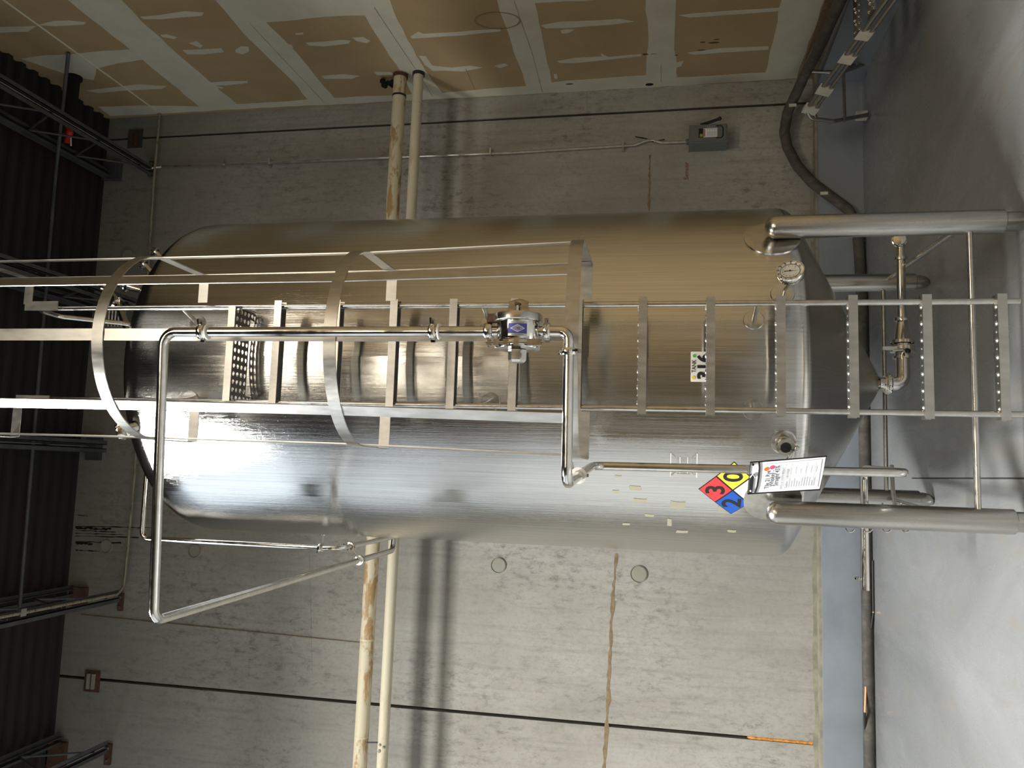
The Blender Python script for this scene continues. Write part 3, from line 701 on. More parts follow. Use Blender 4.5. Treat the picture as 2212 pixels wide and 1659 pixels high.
# spray ball piping on the top head
c1_ = aY(262, 640, 4.3); c2_ = aY(285, 722, 4.0)
o = build(MB().tube([aY(225, 617, 4.45), aY(252, 650, 4.3), aY(278, 718, 4.1)], .022, 16, .05), 'spray_pipe', M_POL, tank)
d_ = (aY(278, 718, 4.1)-aY(252, 650, 4.3)).normalized()
build(MB().lathe([(.02, -.03), (.036, -.02), (.038, 0), (.036, .02), (.02, .03)], aY(254, 655, 4.29), d_, 20), 'clamp', M_POL, o)
build(MB().lathe([(.02, -.03), (.034, -.02), (.036, 0), (.034, .02), (.02, .03)], aY(229, 620, 4.43), d_, 20), 'clamp', M_POL, o)
c = aY(290, 622, 4.35); o = fitting(c, (.25, -.2, 1), 'vacuum_relief', .9)
c = aY(262, 690, 4.3); mb = MB()
for i in range(6): mb.box((c.x-.05, c.y-.04, c.z-.06+i*.022), (c.x+.05, c.y+.04, c.z-.05+i*.022))
build(mb, 'finned_block', M_DIM, tank)

# ================================================================== LADDER WITH CAGE
YL = 3.70
lad = thing('caged_ladder', 'fixed stainless ladder with hooped safety cage standing in front of the tank', 'ladder', (.555, YL, .15))
XR0, XR1 = .795, .311; YR = YL+.028; RR = .0135
hz = aY(85, 680, YR).z
zt_ = 4.97
railR = [(XR0, YR, .155), (XR0, YR, zt_), (XR0-.01, YR+.16, zt_-.02), (XR0-.015, YR+.34, zt_-.28), (XR0-.03, YR+.55, 4.50)]
railL = [(XR1, YR, .155), (XR1, YR, zt_), (XR1+.01, YR+.16, zt_-.02), (XR1+.015, YR+.34, zt_-.28), (XR1+.03, YR+.55, 4.50)]
for rl2 in (railR, railL): build(MB().tube(rl2, RR, 14, .06), 'rail', M_ST, lad)
rz = [.232, .528, .828, 1.131, 1.434, 1.737, 2.034, 2.337, 2.636, 2.936, 3.232, 3.545]
def rungmesh():
    mb = MB(); x0, x1 = .285, .823; h2 = .019; d0, d1 = YL, YL+.055; t_ = .003
    mb.box((x0, d0, -h2), (x1, d0+t_, h2)); mb.box((x0, d0+t_, h2-t_), (x1, d1-t_, h2)); mb.box((x0, d1-t_, -h2), (x1, d1, h2))
    for i in range(7):
        x = .335+i*.073
        mb.lathe([(.0, -.004), (.0055, -.003), (.007, .005), (.009, .005), (.014, 0)], (x, d0+.024, h2), (0, 0, 1), 12)
        if i < 6: mb.lathe([(0, .004), (.004, .003), (.008, 0)], (x+.036, d0+.026, h2), (0, 0, 1), 8)
    return mb
r0 = None
for z in rz:
    if r0 is None:
        r0 = build(rungmesh(), 'rung', M_FLAT, lad); r0.location = (0, 0, z)
        off = V(r0.location)
    else:
        c = r0.copy(); col.objects.link(c); c.parent = lad; c.location = (0, 0, z)
# stand-off arms with round pads on the tank
for (x, y, zx) in ((1628, 692, 0), (1626, 885, 0), (1058, 700, 0), (1060, 868, 0), (427, 700, 0), (412, 862, 0)):
    q = onT(x, y); az = atan2(q.x-TX, TY-q.y); nrm = V((sin(az), -cos(az), 0)); X_ = XR0 if y < 800 else XR1
    s_ = build(MB().tube([q-nrm*.01, (X_, YR, q.z)], .0115, 12), 'stand_off', M_ST, lad)
    build(MB().lathe([(0, .005), (.045, .005), (.048, 0), (.048, -.01)], q, nrm, 28), 'pad', M_ST, s_)
# perforated step-off platform
zp = aY(500, 780, YL).z
px0, px1, nx_, ny_ = .313, .795, 12, 5
mb = MB(); cw = (px1-px0)/nx_; Y0p, Y1p = YL+.004, YL+.19; ch = (Y1p-Y0p)/ny_
for i in range(nx_):
    for j in range(ny_):
        c = V((px0+cw*(i+.5), Y0p+ch*(j+.5), zp))
        if hypot(c.x-TX, c.y-TY) < TR+.012: continue
        o_ = [c+V((cw/2*a_, ch/2*b_, 0)) for a_, b_ in ((1, 0), (1, 1), (0, 1), (-1, 1), (-1, 0), (-1, -1), (0, -1), (1, -1))]
        i_ = [c+V((.0118*cos(k*pi/4), .0118*sin(k*pi/4), 0)) for k in range(8)]
        b__ = [q-V((0, 0, .003)) for q in o_]; c__ = [q-V((0, 0, .003)) for q in i_]
        fs = [(k, (k+1) % 8, 8+(k+1) % 8, 8+k) for k in range(8)]+[(16+k, 24+k, 24+(k+1) % 8, 16+(k+1) % 8) for k in range(8)]+[(8+k, 8+(k+1) % 8, 24+(k+1) % 8, 24+k) for k in range(8)]
        mb.add(o_+i_+b__+c__, fs)
plt = build(mb, 'platform', M_DARK, lad)
build(MB().box((px0, YL-.004, zp-.004), (px1, YL+.002, zp+.034)), 'front_lip', M_FLAT, plt)
build(MB().box((px1-.003, YL, zp-.03), (px1, YL+.16, zp+.01)).box((px0, YL, zp-.03), (px0+.003, YL+.16, zp+.01)), 'side_lip', M_DARK, plt)
# hoops
def hoop(zr, zf, hw, Yf, Yc, name='hoop', w=.052, cxh=.527, yb=YL-.06, low=False):
    pts = []; ry = Yc-Yf
    pts += [V((XR0+.02, YL, zr)), V((cxh+hw-.005, YL-.0, zr)), ]
    pts += [V((cxh+hw, YL-.05, zr))]
    nseg = 28
    for i in range(nseg+1):
        a_ = pi*i/nseg; pts.append(V((cxh+hw*cos(a_), Yc-ry*sin(a_), zr+(zf-zr)*sin(a_))))
    pts += [V((cxh-hw, YL-.05, zr)), V((cxh-hw+.005, YL, zr)), V((XR1-.02, YL, zr))]
    t_ = .005
    return build(MB().sweep(pts, [(-w/2, -t_/2), (w/2, -t_/2), (w/2, t_/2), (-w/2, t_/2)], False, True, up=(0, 0, 1)), 'hoop', M_FLAT, lad, 30)
HO = []
def zf_(x, Y): return aY(x, 740, Y).z
HZ = [(1.997, zf_(1234, 2.96), .455, 2.96, 3.36), (2.952, zf_(711, 2.97), .432, 2.97, 3.38), (3.961, zf_(209, 2.95), .425, 2.95, 3.37), (4.99, 4.99, .425, 2.95, 3.37)]
for zr, zf, hw, Yf, Yc in HZ: hoop(zr, zf, hw, Yf, Yc)
# vertical straps: angle around the hoop
def strap(ang_, w=.05, z1=5.6):
    pts = []
    def hp_(k, e=0):
        zr, zf, hw, Yf, Yc = HZ[k]; 
        if ang_ == 'R': return V((.527+hw-.006, YL-.03, zr))
        if ang_ == 'L': return V((.527-hw+.006, YL-.03, zr))
        s_ = .006
        return V((.527+(hw-s_)*cos(ang_), Yc-(Yc-Yf-s_)*sin(ang_), zr+(zf-zr)*sin(ang_)))
    P_ = [hp_(0), hp_(1), hp_(2), hp_(3)]; P_ = [P_[0]-V((0, 0, .02))]+P_[1:]+[P_[3]+V((0, 0, .6))]
    if ang_ in ('R', 'L'): up = (0, 1, 0)
    else: up = V((-sin(ang_), -cos(ang_), 0))
    t_ = .005; mb = MB()
    for a_, b_ in zip(P_[:-1], P_[1:]): pass
    mb.sweep(P_, [(-w/2, -t_/2), (w/2, -t_/2), (w/2, t_/2), (-w/2, t_/2)], False, True, up=up)
    build(mb, 'cage_strap', M_FLAT, lad, 30)
for a_ in (radians(8), radians(55), radians(91), radians(134), radians(176), 'R'): strap(a_)
# upper plates that tie the top hoop to the rails
for X_, s in ((XR0, 1), (XR1, -1)):
    z = aY(90, 660, YL).z
    build(MB().box((X_-.015 if s > 0 else X_-.035, YL-.004, z-.10), (X_+.035 if s > 0 else X_+.015, YL+.002, z+.10)), 'tie_plate', M_FLAT, lad)

# ================================================================== CLAMP HELPER (sanitary tri-clamp)
def clamp(parent, c, ax, r=.019, wing=None, s=1.0):
    c = V(c); ax = V(ax).normalized()
    o = build(MB().lathe([(r*.9, -.013*s), (r*1.45, -.012*s), (r*1.62, -.006*s), (r*1.62, .006*s), (r*1.45, .012*s), (r*.9, .013*s)], c, ax, 28), 'clamp', M_POL, parent)
    if wing is not None:
        w = V(wing).normalized(); w = (w-ax*w.dot(ax)).normalized()
        q = c+w*r*1.6
        mb = MB().obox(q+w*.006, w, ax, w.cross(ax), .010, .007, .008)
        mb.tube([q+w*.012-w.cross(ax)*.014, q+w*.012+w.cross(ax)*.022], .003, 8)
        mb.obox(q+w*.012+w.cross(ax)*.02, w, ax, w.cross(ax), .011, .0035, .004)
        mb.obox(c-w*r*1.75, w, ax, w.cross(ax), .006, .008, .006)
        build(mb, 'wing_nut', M_POL, o)
    return o

# ================================================================== FRONT PROCESS PIPE
YP = 2.85; RP = .0195
zt = aY(352, 740, YP).z
P0 = aY(1050, 717, YP); xP = .511
e1 = V((xP, YP, zt))                                                # top elbow
e2 = aZ(331, 1342, zt)                                              # far left corner
e3 = V((e2.x+.03, 5.75, zt))                                        # runs back behind the tank
fp = thing('process_pipe', 'polished steel pipe looping high over the tank front and back past its left side', 'pipe', e1)
build(MB().tube([(xP, YP, P0.z+.02), e1, e2, e3, V((e3.x+.8, 5.95, zt))], RP, 24, .055), 'upper_pipe', M_POL, fp)
for x in (437, 935):
    c = aY(x, 717, YP); clamp(fp, (xP, YP, c.z), (0, 0, 1), RP, (1, -.3, 0))
    build(MB().lathe([(RP, -.004), (RP*1.5, -.004), (RP*1.5, .001), (RP, .001)], (xP, YP, c.z-.022), (0, 0, 1), 24), 'gasket_ring', M_GASK, fp)
c = aZ(778, 1190, zt); cc_ = e2.lerp(e3, (c.y-e2.y)/(e3.y-e2.y)); clamp(fp, cc_, (0, 1, 0), RP, (0, 0, 1)); 
build(MB().lathe([(RP, -.018), (RP*1.6, -.018), (RP*1.6, -.013), (RP, -.013)], cc_, (0, 1, 0), 24), 'gasket_ring', M_GASK, fp)

# lower run below the strainer
zl2 = aY(1227, 800, YP).z; xl0 = aY(1227, 740, YP).x
dn = thing('process_pipe', 'polished steel pipe dropping from the strainer across the ladder and down past the hazard sign', 'pipe', (0, YP, zl2))
zo = aY(1186, 714, YP).z
cL = aY(1228, 1046, YP); YB = 3.80; b2 = aY(1276, 1006, YB); bb = aY(1960, 1022, YB)
low = V((bb.x, YB, bb.z))
build(MB().tube([(xP, YP, zo), (xP, YP, zl2), (cL.x, YP, zl2-.004), V((b2.x, YB, zl2-.01)), low, aZ(1866, 1012, low.z), V((-.55, aZ(1866, 1012, low.z).y, low.z))], RP, 24, .058), 'lower_pipe', M_POL, dn)
clamp(dn, (xP, YP, aY(1182, 714, YP).z), (0, 0, 1), RP, (1, -.5, 0))
clamp(dn, (aY(1227, 760, YP).x, YP, zl2), (1, 0, 0), RP, (0, -.5, -1))
f_ = .42; c = V((cL.x, YP, zl2)).lerp(V((b2.x, YB, zl2-.01)), f_); clamp(dn, c, (b2.x-cL.x, YB-YP, 0), RP, (0, 0, 1))
build(MB().lathe([(RP, -.022), (RP*1.7, -.022), (RP*1.7, -.016), (RP, -.016)], c, (b2.x-cL.x, YB-YP, 0), 24), 'gasket_ring', M_GASK, dn)
build(MB().tube([c+V((0, 0, .02)), c+V((.05, .0, .03))], .006, 8), 'hanger_rod', M_ST, dn)
q = aZ(1866, 1105, low.z); build(MB().lathe([(RP, -.01), (RP*1.5, -.01), (RP*1.5, .0), (RP, .0)], (-.5, q.y+.12, low.z), (1, 0, 0), 24), 'end_ferrule', M_POL, dn)

# ================================================================== STRAINER
xs0 = aY(1120, 738, YP).x; xs1 = aY(1120, 696, YP).x; zs = aY(1119, 717, YP).z; rs = 46*YP*1.03/F
st = thing('inline_strainer', 'polished clamped strainer drum with blue label on the front pipe', 'strainer', (xs0, YP, zs-rs))
AX = (1, 0, 0)
build(MB().lathe([(0, 0), (rs*.97, 0), (rs, .004), (rs, xs1-xs0-.003), (rs*.96, xs1-xs0), (0, xs1-xs0)], (xs0, YP, zs), AX, 48), 'drum', M_POL, st)
xf0 = aY(1120, 697, YP).x; rf = 53*YP*1.03/F
build(MB().lathe([(0, 0), (rf*.97, 0), (rf, .003), (rf, .024), (rf*.97, .028), (0, .028)], (xf0, YP, zs), AX, 48), 'cover_flange', M_ST, st)
kx = xf0+.028; mb = MB()
for s in (-1, 1):
    pts = [(kx, s*.044), (kx+.046, s*.030), (kx+.050, s*.012), (kx, s*.010)]
    vs = [V((x, YP-.016, zs+z)) for x, z in pts]+[V((x, YP+.016, zs+z)) for x, z in pts]
    mb.add(vs, [(0, 1, 2, 3), (7, 6, 5, 4)]+[(i, (i+1) % 4, 4+(i+1) % 4, 4+i) for i in range(4)])
mb.tube([(kx+.040, YP, zs-.032), (kx+.050, YP, zs), (kx+.040, YP, zs+.032)], .011, 12, .03)
build(mb, 'cover_knob', steel('bronze_tinted_steel', (.42, .37, .28), .15, .25), st)
cxl = aY(1120, 747, YP).x
cl_ = build(MB().lathe([(0, -.014), (rs*1.06, -.013), (rs*1.08, -.010), (rs*1.08, .010), (rs*1.06, .013), (0, .014)], (cxl, YP, zs), AX, 48), 'drum_clamp', M_POL, st)
mb = MB(); 
for z, w in ((-.075, .05), (-.01, .018), (.028, .016), (.062, .02), (.088, .012)):
    mb.box((cxl-.011, YP-rs*1.03-.008, zs+z-w/2), (cxl+.011, YP-rs*.9, zs+z+w/2))
mb.tube([(cxl, YP-rs*1.03, zs-.105), (cxl, YP-rs*1.03, zs+.10)], .005, 8)
build(mb, 'clamp_bolt', M_POL, st)
build(MB().lathe([(0, -.046), (.026, -.046), (.033, -.038), (.034, 0)], (aY(1120, 756, YP).x, YP, zs), AX, 6), 'drain_cup', M_POL, st)
build(MB().tube([(xP, YP, zs+rs-.01), (xP, YP, P0.z+.03)], RP, 20), 'inlet_neck', M_POL, st)
build(MB().tube([(xP, YP, zs-rs+.01), (xP, YP, zo+.0)], RP, 20), 'outlet_neck', M_POL, st)
clamp(st, (xP, YP, aY(1056, 717, YP).z), (0, 0, 1), RP*1.05, (-1, -.3, 0), 1.2)
build(MB().box((xP+.030, YP-.02, zs+rs*.93), (xP+.062, YP+.0, zs+rs*.93+.04)), 'black_nut', M_RUST, st)
# label: reads downwards-up, upside down in the photo
def pl_drum(x_, a_):                                                # a_ along z, x_ along world X
    th = a_/rs; return V((xP-.002+x_, YP-(rs+.0012)*cos(th), zs+(rs+.0012)*sin(th)))
def drumpoly(pts, off, mat, par, name):
    out = []; n_ = len(pts)
    for i in range(n_):
        a_, b_ = pts[i], pts[(i+1) % n_]
        for k in range(5): out.append((a_[0]+(b_[0]-a_[0])*k/5, a_[1]+(b_[1]-a_[1])*k/5))
    m_ = len(out); f = pl_lab(off); vs = []; fs = []
    for q_ in (1, .75, .5, .25): vs += [f(x*q_, y*q_) for x, y in out]
    vs.append(f(0, 0))
    for k in range(3):
        for i in range(m_): j = (i+1) % m_; fs.append((k*m_+i, k*m_+j, (k+1)*m_+j, (k+1)*m_+i))
    for i in range(m_): fs.append((3*m_+i, 3*m_+(i+1) % m_, 4*m_))
    mb = MB(); mb.add(vs, fs); return build(mb, name, mat, par)
LSH = -.012
def drumrect(x0, x1, a0, a1, mat, off, par, name):
    mb = MB(); n_ = 8; vs = []
    for i in range(n_+1):
        th = (LSH+a0+(a1-a0)*i/n_)/rs; r = rs+off
        for x in (x0, x1): vs.append(V((xP-.002+x, YP-r*cos(th), zs+r*sin(th))))
    mb.add(vs, [(2*i, 2*i+1, 2*i+3, 2*i+2) for i in range(n_)]); return build(mb, name, mat, par)
lb = drumrect(-.027, .027, -.034, .034, M_LSIL, .0008, st, 'label')
drumrect(-.018, .018, -.034, .034, M_LBLUE, .0012, lb, 'label_band')
def pl_lab(off):
    def f(u_, v_):                                                  # text runs towards world up, letters' tops point to world left
        th = (u_+LSH)/rs; r = rs+off; return V((xP-.002-v_, YP-r*cos(th), zs+r*sin(th)))
    return f
dia = [(-.026, 0), (0, .0145), (.026, 0), (0, -.0145)]
for k_, off_, mt_ in ((1, .0016, M_WHITE), (.86, .0019, M_LBLUE), (.78, .0022, M_LSIL)):
    drumpoly([(x*k_, y*k_) for x, y in dia], off_, mt_, lb, 'label_diamond')
mb = MB(); text_to(mb, 'CESCO', .0135, pl_lab(.0026), .0004, .75); build(mb, 'label_text', M_LBLUE, lb)
mb = MB(); text_to(mb, 'SANITARY PROCESSING', .0048, pl_lab(.0018), 0, .9, (0, -.0222)); text_to(mb, 'MAGNETIC STRAINER', .0048, pl_lab(.0018), 0, .9, (0, .0222)); build(mb, 'label_text', M_INK, lb)

# ================================================================== SIDE VENT PIPE LEFT OF TANK
YV = 4.5
va = aY(305, 1040, YV); vb = aY(306, 1163, YV); vc = aY(690, 1183, YV)
vp = thing('vent_pipe', 'slim steel pipe dropping down the left side of the tank to a tee', 'pipe', vc)
zv = vb.z
elb = aY(742, 1183, YV)
build(MB().tube([V((.1, YV, zv)), V((vb.x, YV, zv)), vc, V((elb.x-.0, YV, elb.z)), V((elb.x+.0, 5.6, elb.z))], .0150, 18, .05), 'drop_pipe', M_POL, vp)
clamp(vp, aY(693, 1183, YV), (0, 0, 1), .016, (0, -1, 0)); clamp(vp, V((elb.x, YV+.10, elb.z)), (0, 1, 0), .017, (0, 0, 1))
c = aY(696, 1183, YV); build(MB().tube([c, c+V((.075, 0, 0))], .006, 8), 'support_rod', M_ST, vp)
build(MB().lathe([(0, 0), (.018, 0), (.018, .005), (0, .005)], c+V((.075, 0, 0)), (-1, 0, 0), 14), 'rod_pad', M_ST, vp)
build(MB().tube([V((elb.x, YV+.12, elb.z)), cc_], .0065, 8), 'tie_rod', M_ST, vp)

# ================================================================== BOTTOM OUTLET ASSEMBLY
oz = thing('outlet_valve_line', 'polished drain elbow, butterfly valve and reducer hanging under the tank cone', 'valve', (TX, TY, .3))
zo2 = .315
Zc = aY(1950, 770, TY).z
RO = .037
q_end = aY(1940, 545, TY-.0); zE = aY(1945, 640, TY).z
el = V((TX, TY, Zc))
def xo(y): return aY(1948, y, TY).x
build(MB().tube([(TX, TY, .41), el, (xo(772), TY, Zc)], RO, 24, .105), 'elbow', M_POL, oz)
clamp(oz, (TX, TY, .405), (0, 0, 1), RO, (-.5, -1, 0), 1.3)
def xo(y): return aY(1948, y, TY).x
def lz(name, y0, y1, prof, mat=M_POL):
    x0 = xo(y0); x1 = xo(y1); return build(MB().lathe([(r, h*(x1-x0)) for r, h in prof], (x0, TY, Zc), AX, 28), name, mat, oz)
lz('valve_body', 775, 742, [(.037, 0), (.052, 0), (.052, .16), (.042, .18), (.042, .40), (.067, .43), (.067, .80), (.045, .84), (.045, 1)])
lz('reducer', 742, 692, [(.062, 0), (.062, .13), (.045, .15), (.027, 1)])
lz('clamp_ring', 694, 687, [(.02, 0), (.042, 0), (.043, .5), (.042, 1), (.02, 1)])
lz('outlet_tube', 690, 535, [(.025, 0), (.025, 1)])
lz('clamp_ring', 562, 555, [(.02, 0), (.036, 0), (.037, .5), (.036, 1), (.02, 1)])
mb = MB(); xv = xo(757); mb.tube([(xv, TY-.05, Zc), (xv-.005, TY-.085, Zc), (xv-.015, TY-.09, Zc+.075)], .007, 8, .02)
build(mb, 'valve_handle', M_POL, oz)
build(MB().ico((xv-.018, TY-.10, Zc+.0), .015, 2), 'handle_knob', M_BLACK, oz)
build(MB().box((xv-.008, TY-.07, Zc+.045), (xv+.012, TY-.05, Zc+.12)), 'trigger_plate', M_ST, oz)
# end cap facing the camera
ec = V((xo(521), TY-.03, aY(1941, 521, TY).z))
build(MB().tube([(xo(538), TY, Zc), (ec.x-.0, TY, Zc), ], .025, 18), 'tee', M_POL, oz)
cap = build(MB().lathe([(0, .034), (.012, .034), (.034, .030), (.036, .02), (.041, .018), (.041, 0), (0, 0)], (ec.x, TY-.01, ec.z), (.1, -1, .15), 32), 'end_cap', M_POL, oz)
build(MB().ico((ec.x+.028, TY-.03, ec.z+.034), .009, 1), 'cap_hinge', M_POL, cap)

# ================================================================== GAUGE
gc = aY(1707, 587, 3.72); gn = V((.50, -.80, .22)).normalized()
ga = thing('dial_thermometer', 'round dial thermometer on the tank side beside the ladder', 'thermometer', gc)
ux = V((0, 0, 1)).cross(gn).normalized(); uy = gn.cross(ux)
RG = .064
build(MB().lathe([(0, -.022), (RG*.96, -.022), (RG, -.016), (RG, .006), (RG*.97, .012), (RG*.90, .012), (RG*.88, .004)], gc, gn, 48), 'case', M_POL, ga)
fa = build(MB().lathe([(0, .004), (RG*.885, .004)], gc, gn, 40), 'face', M_DIALF, ga)
def pl_g(off): return lambda a_, b_: gc+ux*a_+uy*b_+gn*off
mb = MB(); r = RG*.66
mb.tube([pl_g(.0048)(r*cos(i*pi/20), r*sin(i*pi/20)) for i in range(40)], .0010, 4, closed=True)
for i in range(60):
    a_ = i*pi/30; l_ = .006 if i % 5 == 0 else .003
    mb.add([pl_g(.0052)((r+k)*cos(a_+s), (r+k)*sin(a_+s)) for k, s in ((0, -.008), (l_, -.008), (l_, .008), (0, .008))], [(0, 1, 2, 3)])
build(mb, 'scale_ring', M_INK, fa)
mb = MB()
for i, s in enumerate(('0', '20', '40', '60', '80', '100', '120', '140', '160', '180', '200', '220', '240')[:12]):
    a_ = radians(235-i*27); text_to(mb, s, .0085, pl_g(.0052), .0002, 1, (RG*.78*cos(a_), RG*.78*sin(a_)))
for i, s in enumerate(('0', '10', '20', '30', '40', '50', '60', '70', '80', '90', '100')):
    a_ = radians(230-i*28); text_to(mb, s, .0065, pl_g(.0052), 0, 1, (RG*.5*cos(a_), RG*.5*sin(a_)))
build(mb, 'dial_numbers', M_INK, fa)
nd = radians(268-6)
mb = MB(); d_ = (cos(nd), sin(nd)); p_ = (-sin(nd), cos(nd))
mb.add([pl_g(.0065)(d_[0]*a_+p_[0]*b_, d_[1]*a_+p_[1]*b_) for a_, b_ in ((-.026, -.0022), (0, -.0018), (.044, 0), (0, .0018), (-.026, .0022))], [(0, 1, 2, 3, 4)])
mb.lathe([(0, .003), (.004, .003), (.004, 0)], pl_g(.0065)(0, 0), gn, 12); build(mb, 'needle', M_BLACK, ga)
sq = onT(1693, 636, TR+.01)
build(MB().tube([sq+n2*.0, sq+n2*.045, gc-gn*.022-uy*RG*.6, gc-gn*.01-uy*RG*.9], .0085, 10, .02), 'stem', M_ST, ga)
build(MB().lathe([(0, .014), (.052, .012), (.056, .004), (.056, 0), (.05, 0)], onT(1690, 637, TR+.004), n2, 32), 'mounting_disc', M_ST, ga)

# ================================================================== SIGNS ON THE TANK
def pl_t(az, z, off): return lambda a_, b_: cylp(az+a_/TR, z+b_, TR+off)
def cylpatch(poly2, az, z, off, mat, name, par, ang_=60):
    mb = MB(); n_ = len(poly2); cx2 = sum(p_[0] for p_ in poly2)/n_; cy2 = sum(p_[1] for p_ in poly2)/n_
    out = []
    for i in range(n_):
        a_, b_ = poly2[i], poly2[(i+1) % n_]
        for k in range(6): out.append((a_[0]+(b_[0]-a_[0])*k/6, a_[1]+(b_[1]-a_[1])*k/6))
    f = pl_t(az, z, off); m_ = len(out); rings = [1, .75, .5, .25]
    vs = []
    for s in rings: vs += [f(cx2+(a_-cx2)*s, cy2+(b_-cy2)*s) for a_, b_ in out]
    vs.append(f(cx2, cy2)); fs = []
    for r_i in range(3):
        for i in range(m_): j = (i+1) % m_; fs.append((r_i*m_+i, r_i*m_+j, (r_i+1)*m_+j, (r_i+1)*m_+i))
    for i in range(m_): fs.append((3*m_+i, 3*m_+(i+1) % m_, 4*m_))
    # rim back to the shell
    g_ = pl_t(az, z, .0002); k0 = len(vs); vs += [g_(a_, b_) for a_, b_ in out]
    for i in range(m_): fs.append((i, k0+i, k0+(i+1) % m_, (i+1) % m_))
    mb.add(vs, fs); return build(mb, name, mat, par, ang_)
# tank number plate
q = onT(1492, 792); azs = atan2(q.x-TX, TY-q.y); qt = onT(1492, 760); qb = onT(1492, 825)
wsg = (qt.x-qb.x); hs = .106; zc_ = q.z-hs/2
sg = thing('tank_number_sign', 'white sign reading TANK 316 with a green and a yellow dot, partly behind a rung', 'sign', cylp(azs, zc_-hs/2))
def rrect(w, h_, r, n_=4):
    o_ = []
    for sx, sy, a0 in ((1, -1, -90), (1, 1, 0), (-1, 1, 90), (-1, -1, 180)):
        for k in range(n_+1): a_ = radians(a0+90*k/n_); o_.append((sx*(w/2-r)+r*cos(a_), sy*(h_/2-r)+r*sin(a_)))
    return o_
cylpatch(rrect(wsg, hs, .004), azs, zc_, .0015, M_WHITE, 'plate', sg)
mb = MB(); text_to(mb, 'TANK', .028, pl_t(azs, zc_, .003), .0004, .8, (.002, .0375)); build(mb, 'lettering', M_INK, sg)
mb = MB(); text_to(mb, '316', .080, pl_t(azs, zc_, .003), .0035, 1.0, (0, -.011)); build(mb, 'numerals', M_INK, sg)
circ = [(.0085*cos(k*pi/6), .0085*sin(k*pi/6)) for k in range(12)]
cylpatch([(a_+wsg*.36, b_+.036) for a_, b_ in circ], azs, zc_, .0032, M_GREEN, 'green_dot', sg)
cylpatch([(a_-wsg*.37, b_+.040) for a_, b_ in circ], azs, zc_, .0032, M_YDOT, 'yellow_dot', sg)
# hazard diamond
tp = onT(1509, 1050); rg = onT(1585, 997); lf = onT(1580, 1110)
azd = (atan2(rg.x-TX, TY-rg.y)+atan2(lf.x-TX, TY-lf.y))/2; hd = (atan2(rg.x-TX, TY-rg.y)-atan2(lf.x-TX, TY-lf.y))/2*TR
zd = (rg.z+lf.z)/2; hv = tp.z-zd; hd = max(hd, hv*.9)
hz_ = thing('hazard_diamond_sign', 'four coloured hazard diamond showing 3, 2 and 0 stuck on the tank', 'sign', cylp(azd, zd-hv))
cylpatch([(0, hv), (hd, 0), (0, -hv), (-hd, 0)], azd, zd, .0012, M_INK, 'backing', hz_)
def quadp(cx2, cy2, mat, name, g_=.93):
    w2, h2 = hd/2*g_, hv/2*g_; return cylpatch([(cx2, cy2+h2), (cx2+w2, cy2), (cx2, cy2-h2), (cx2-w2, cy2)], azd, zd, .0026, mat, name, hz_)
quadp(0, hv/2, M_RED, 'red_quarter'); quadp(hd/2, 0, M_YEL, 'yellow_quarter'); quadp(-hd/2, 0, M_BLUE, 'blue_quarter'); quadp(0, -hv/2, M_WHITE, 'white_quarter')
for s, a_, b_ in (('3', 0, hv/2), ('0', hd/2, 0), ('2', -hd/2, 0)):
    mb = MB(); text_to(mb, s, .125, pl_t(azd, zd, .004), .0022, 1.0, (a_, b_-.002)); build(mb, 'numeral', M_INK, hz_)
# clear sign holder, empty
q = onT(1477, 1004); azh = atan2(q.x-TX, TY-q.y)
hl = thing('sign_holder', 'empty clear plastic sign bracket stuck on the tank above the hazard diamond', 'holder', cylp(azh, q.z-.07))
hh = (onT(1448, 1004).z-onT(1506, 1004).z)/2; hwid = .065
for s in (1, -1):
    cylpatch([(-hwid, s*hh), (hwid, s*hh), (hwid*.62, s*hh*.58), (-hwid*.62, s*hh*.58)], azh, q.z, .006, M_CLEAR, 'flap', hl)
    cylpatch([(-hwid, s*hh), (hwid, s*hh), (hwid, s*hh*.95), (-hwid, s*hh*.95)], azh, q.z, .008, M_GASK, 'flap_edge', hl)
    cylpatch([(-.045, s*hh*.30), (.045, s*hh*.30), (.045, s*hh*.26), (-.045, s*hh*.26)], azh, q.z, .005, M_GASK, 'slot', hl)
cylpatch([(-.05, -hh*.5), (.05, -hh*.5), (.05, hh*.5), (-.05, hh*.5)], azh, q.z, .003, M_CLEAR, 'back_plate', hl)

# ================================================================== CLIP POUCH
tr = aY(1621, 998, 3.70); br = aY(1785, 985, 3.70); tl = aY(1615, 1066, 3.86); bl = aY(1771, 1057, 3.86)
po = thing('document_pouch', 'clear document pouch with black edge and printed whiskey sheet hanging on the thin pipe', 'document pouch', bl)
def pp(u_, v_, off=0):                                              # u 0..1 left to right, v 0..1 bottom to top
    a_ = bl.lerp(br, u_); b_ = tl.lerp(tr, u_); nrm_ = (br-bl).cross(tl-bl).normalized(); return a_.lerp(b_, v_)+nrm_*off
nrmp = (br-bl).cross(tl-bl).normalized()
mb = MB(); mb.poly([pp(0, 0), pp(1, 0), pp(1, 1), pp(0, 1)], -nrmp, .002); build(mb, 'pouch_back', M_PAPER, po)
mb = MB(); mb.tube([pp(0, 0, .002), pp(1, 0, .002), pp(1, 1, .002), pp(0, 1, .002)], .0035, 6, closed=True); build(mb, 'black_binding', M_BLACK, po)
mb = MB(); mb.tube([pp(0.02, .90, .003), pp(.25, .875, .003), pp(.5, .87, .003), pp(.8, .87, .003), pp(.98, .885, .003)], .004, 6); build(mb, 'pocket_edge', M_BLACK, po)
mb = MB(); mb.poly([pp(.03, .94, .002), pp(.62, .935, .002), pp(.62, .985, .002), pp(.03, .985, .002)], nrmp, .003); build(mb, 'hang_strip', M_BLACK, po)
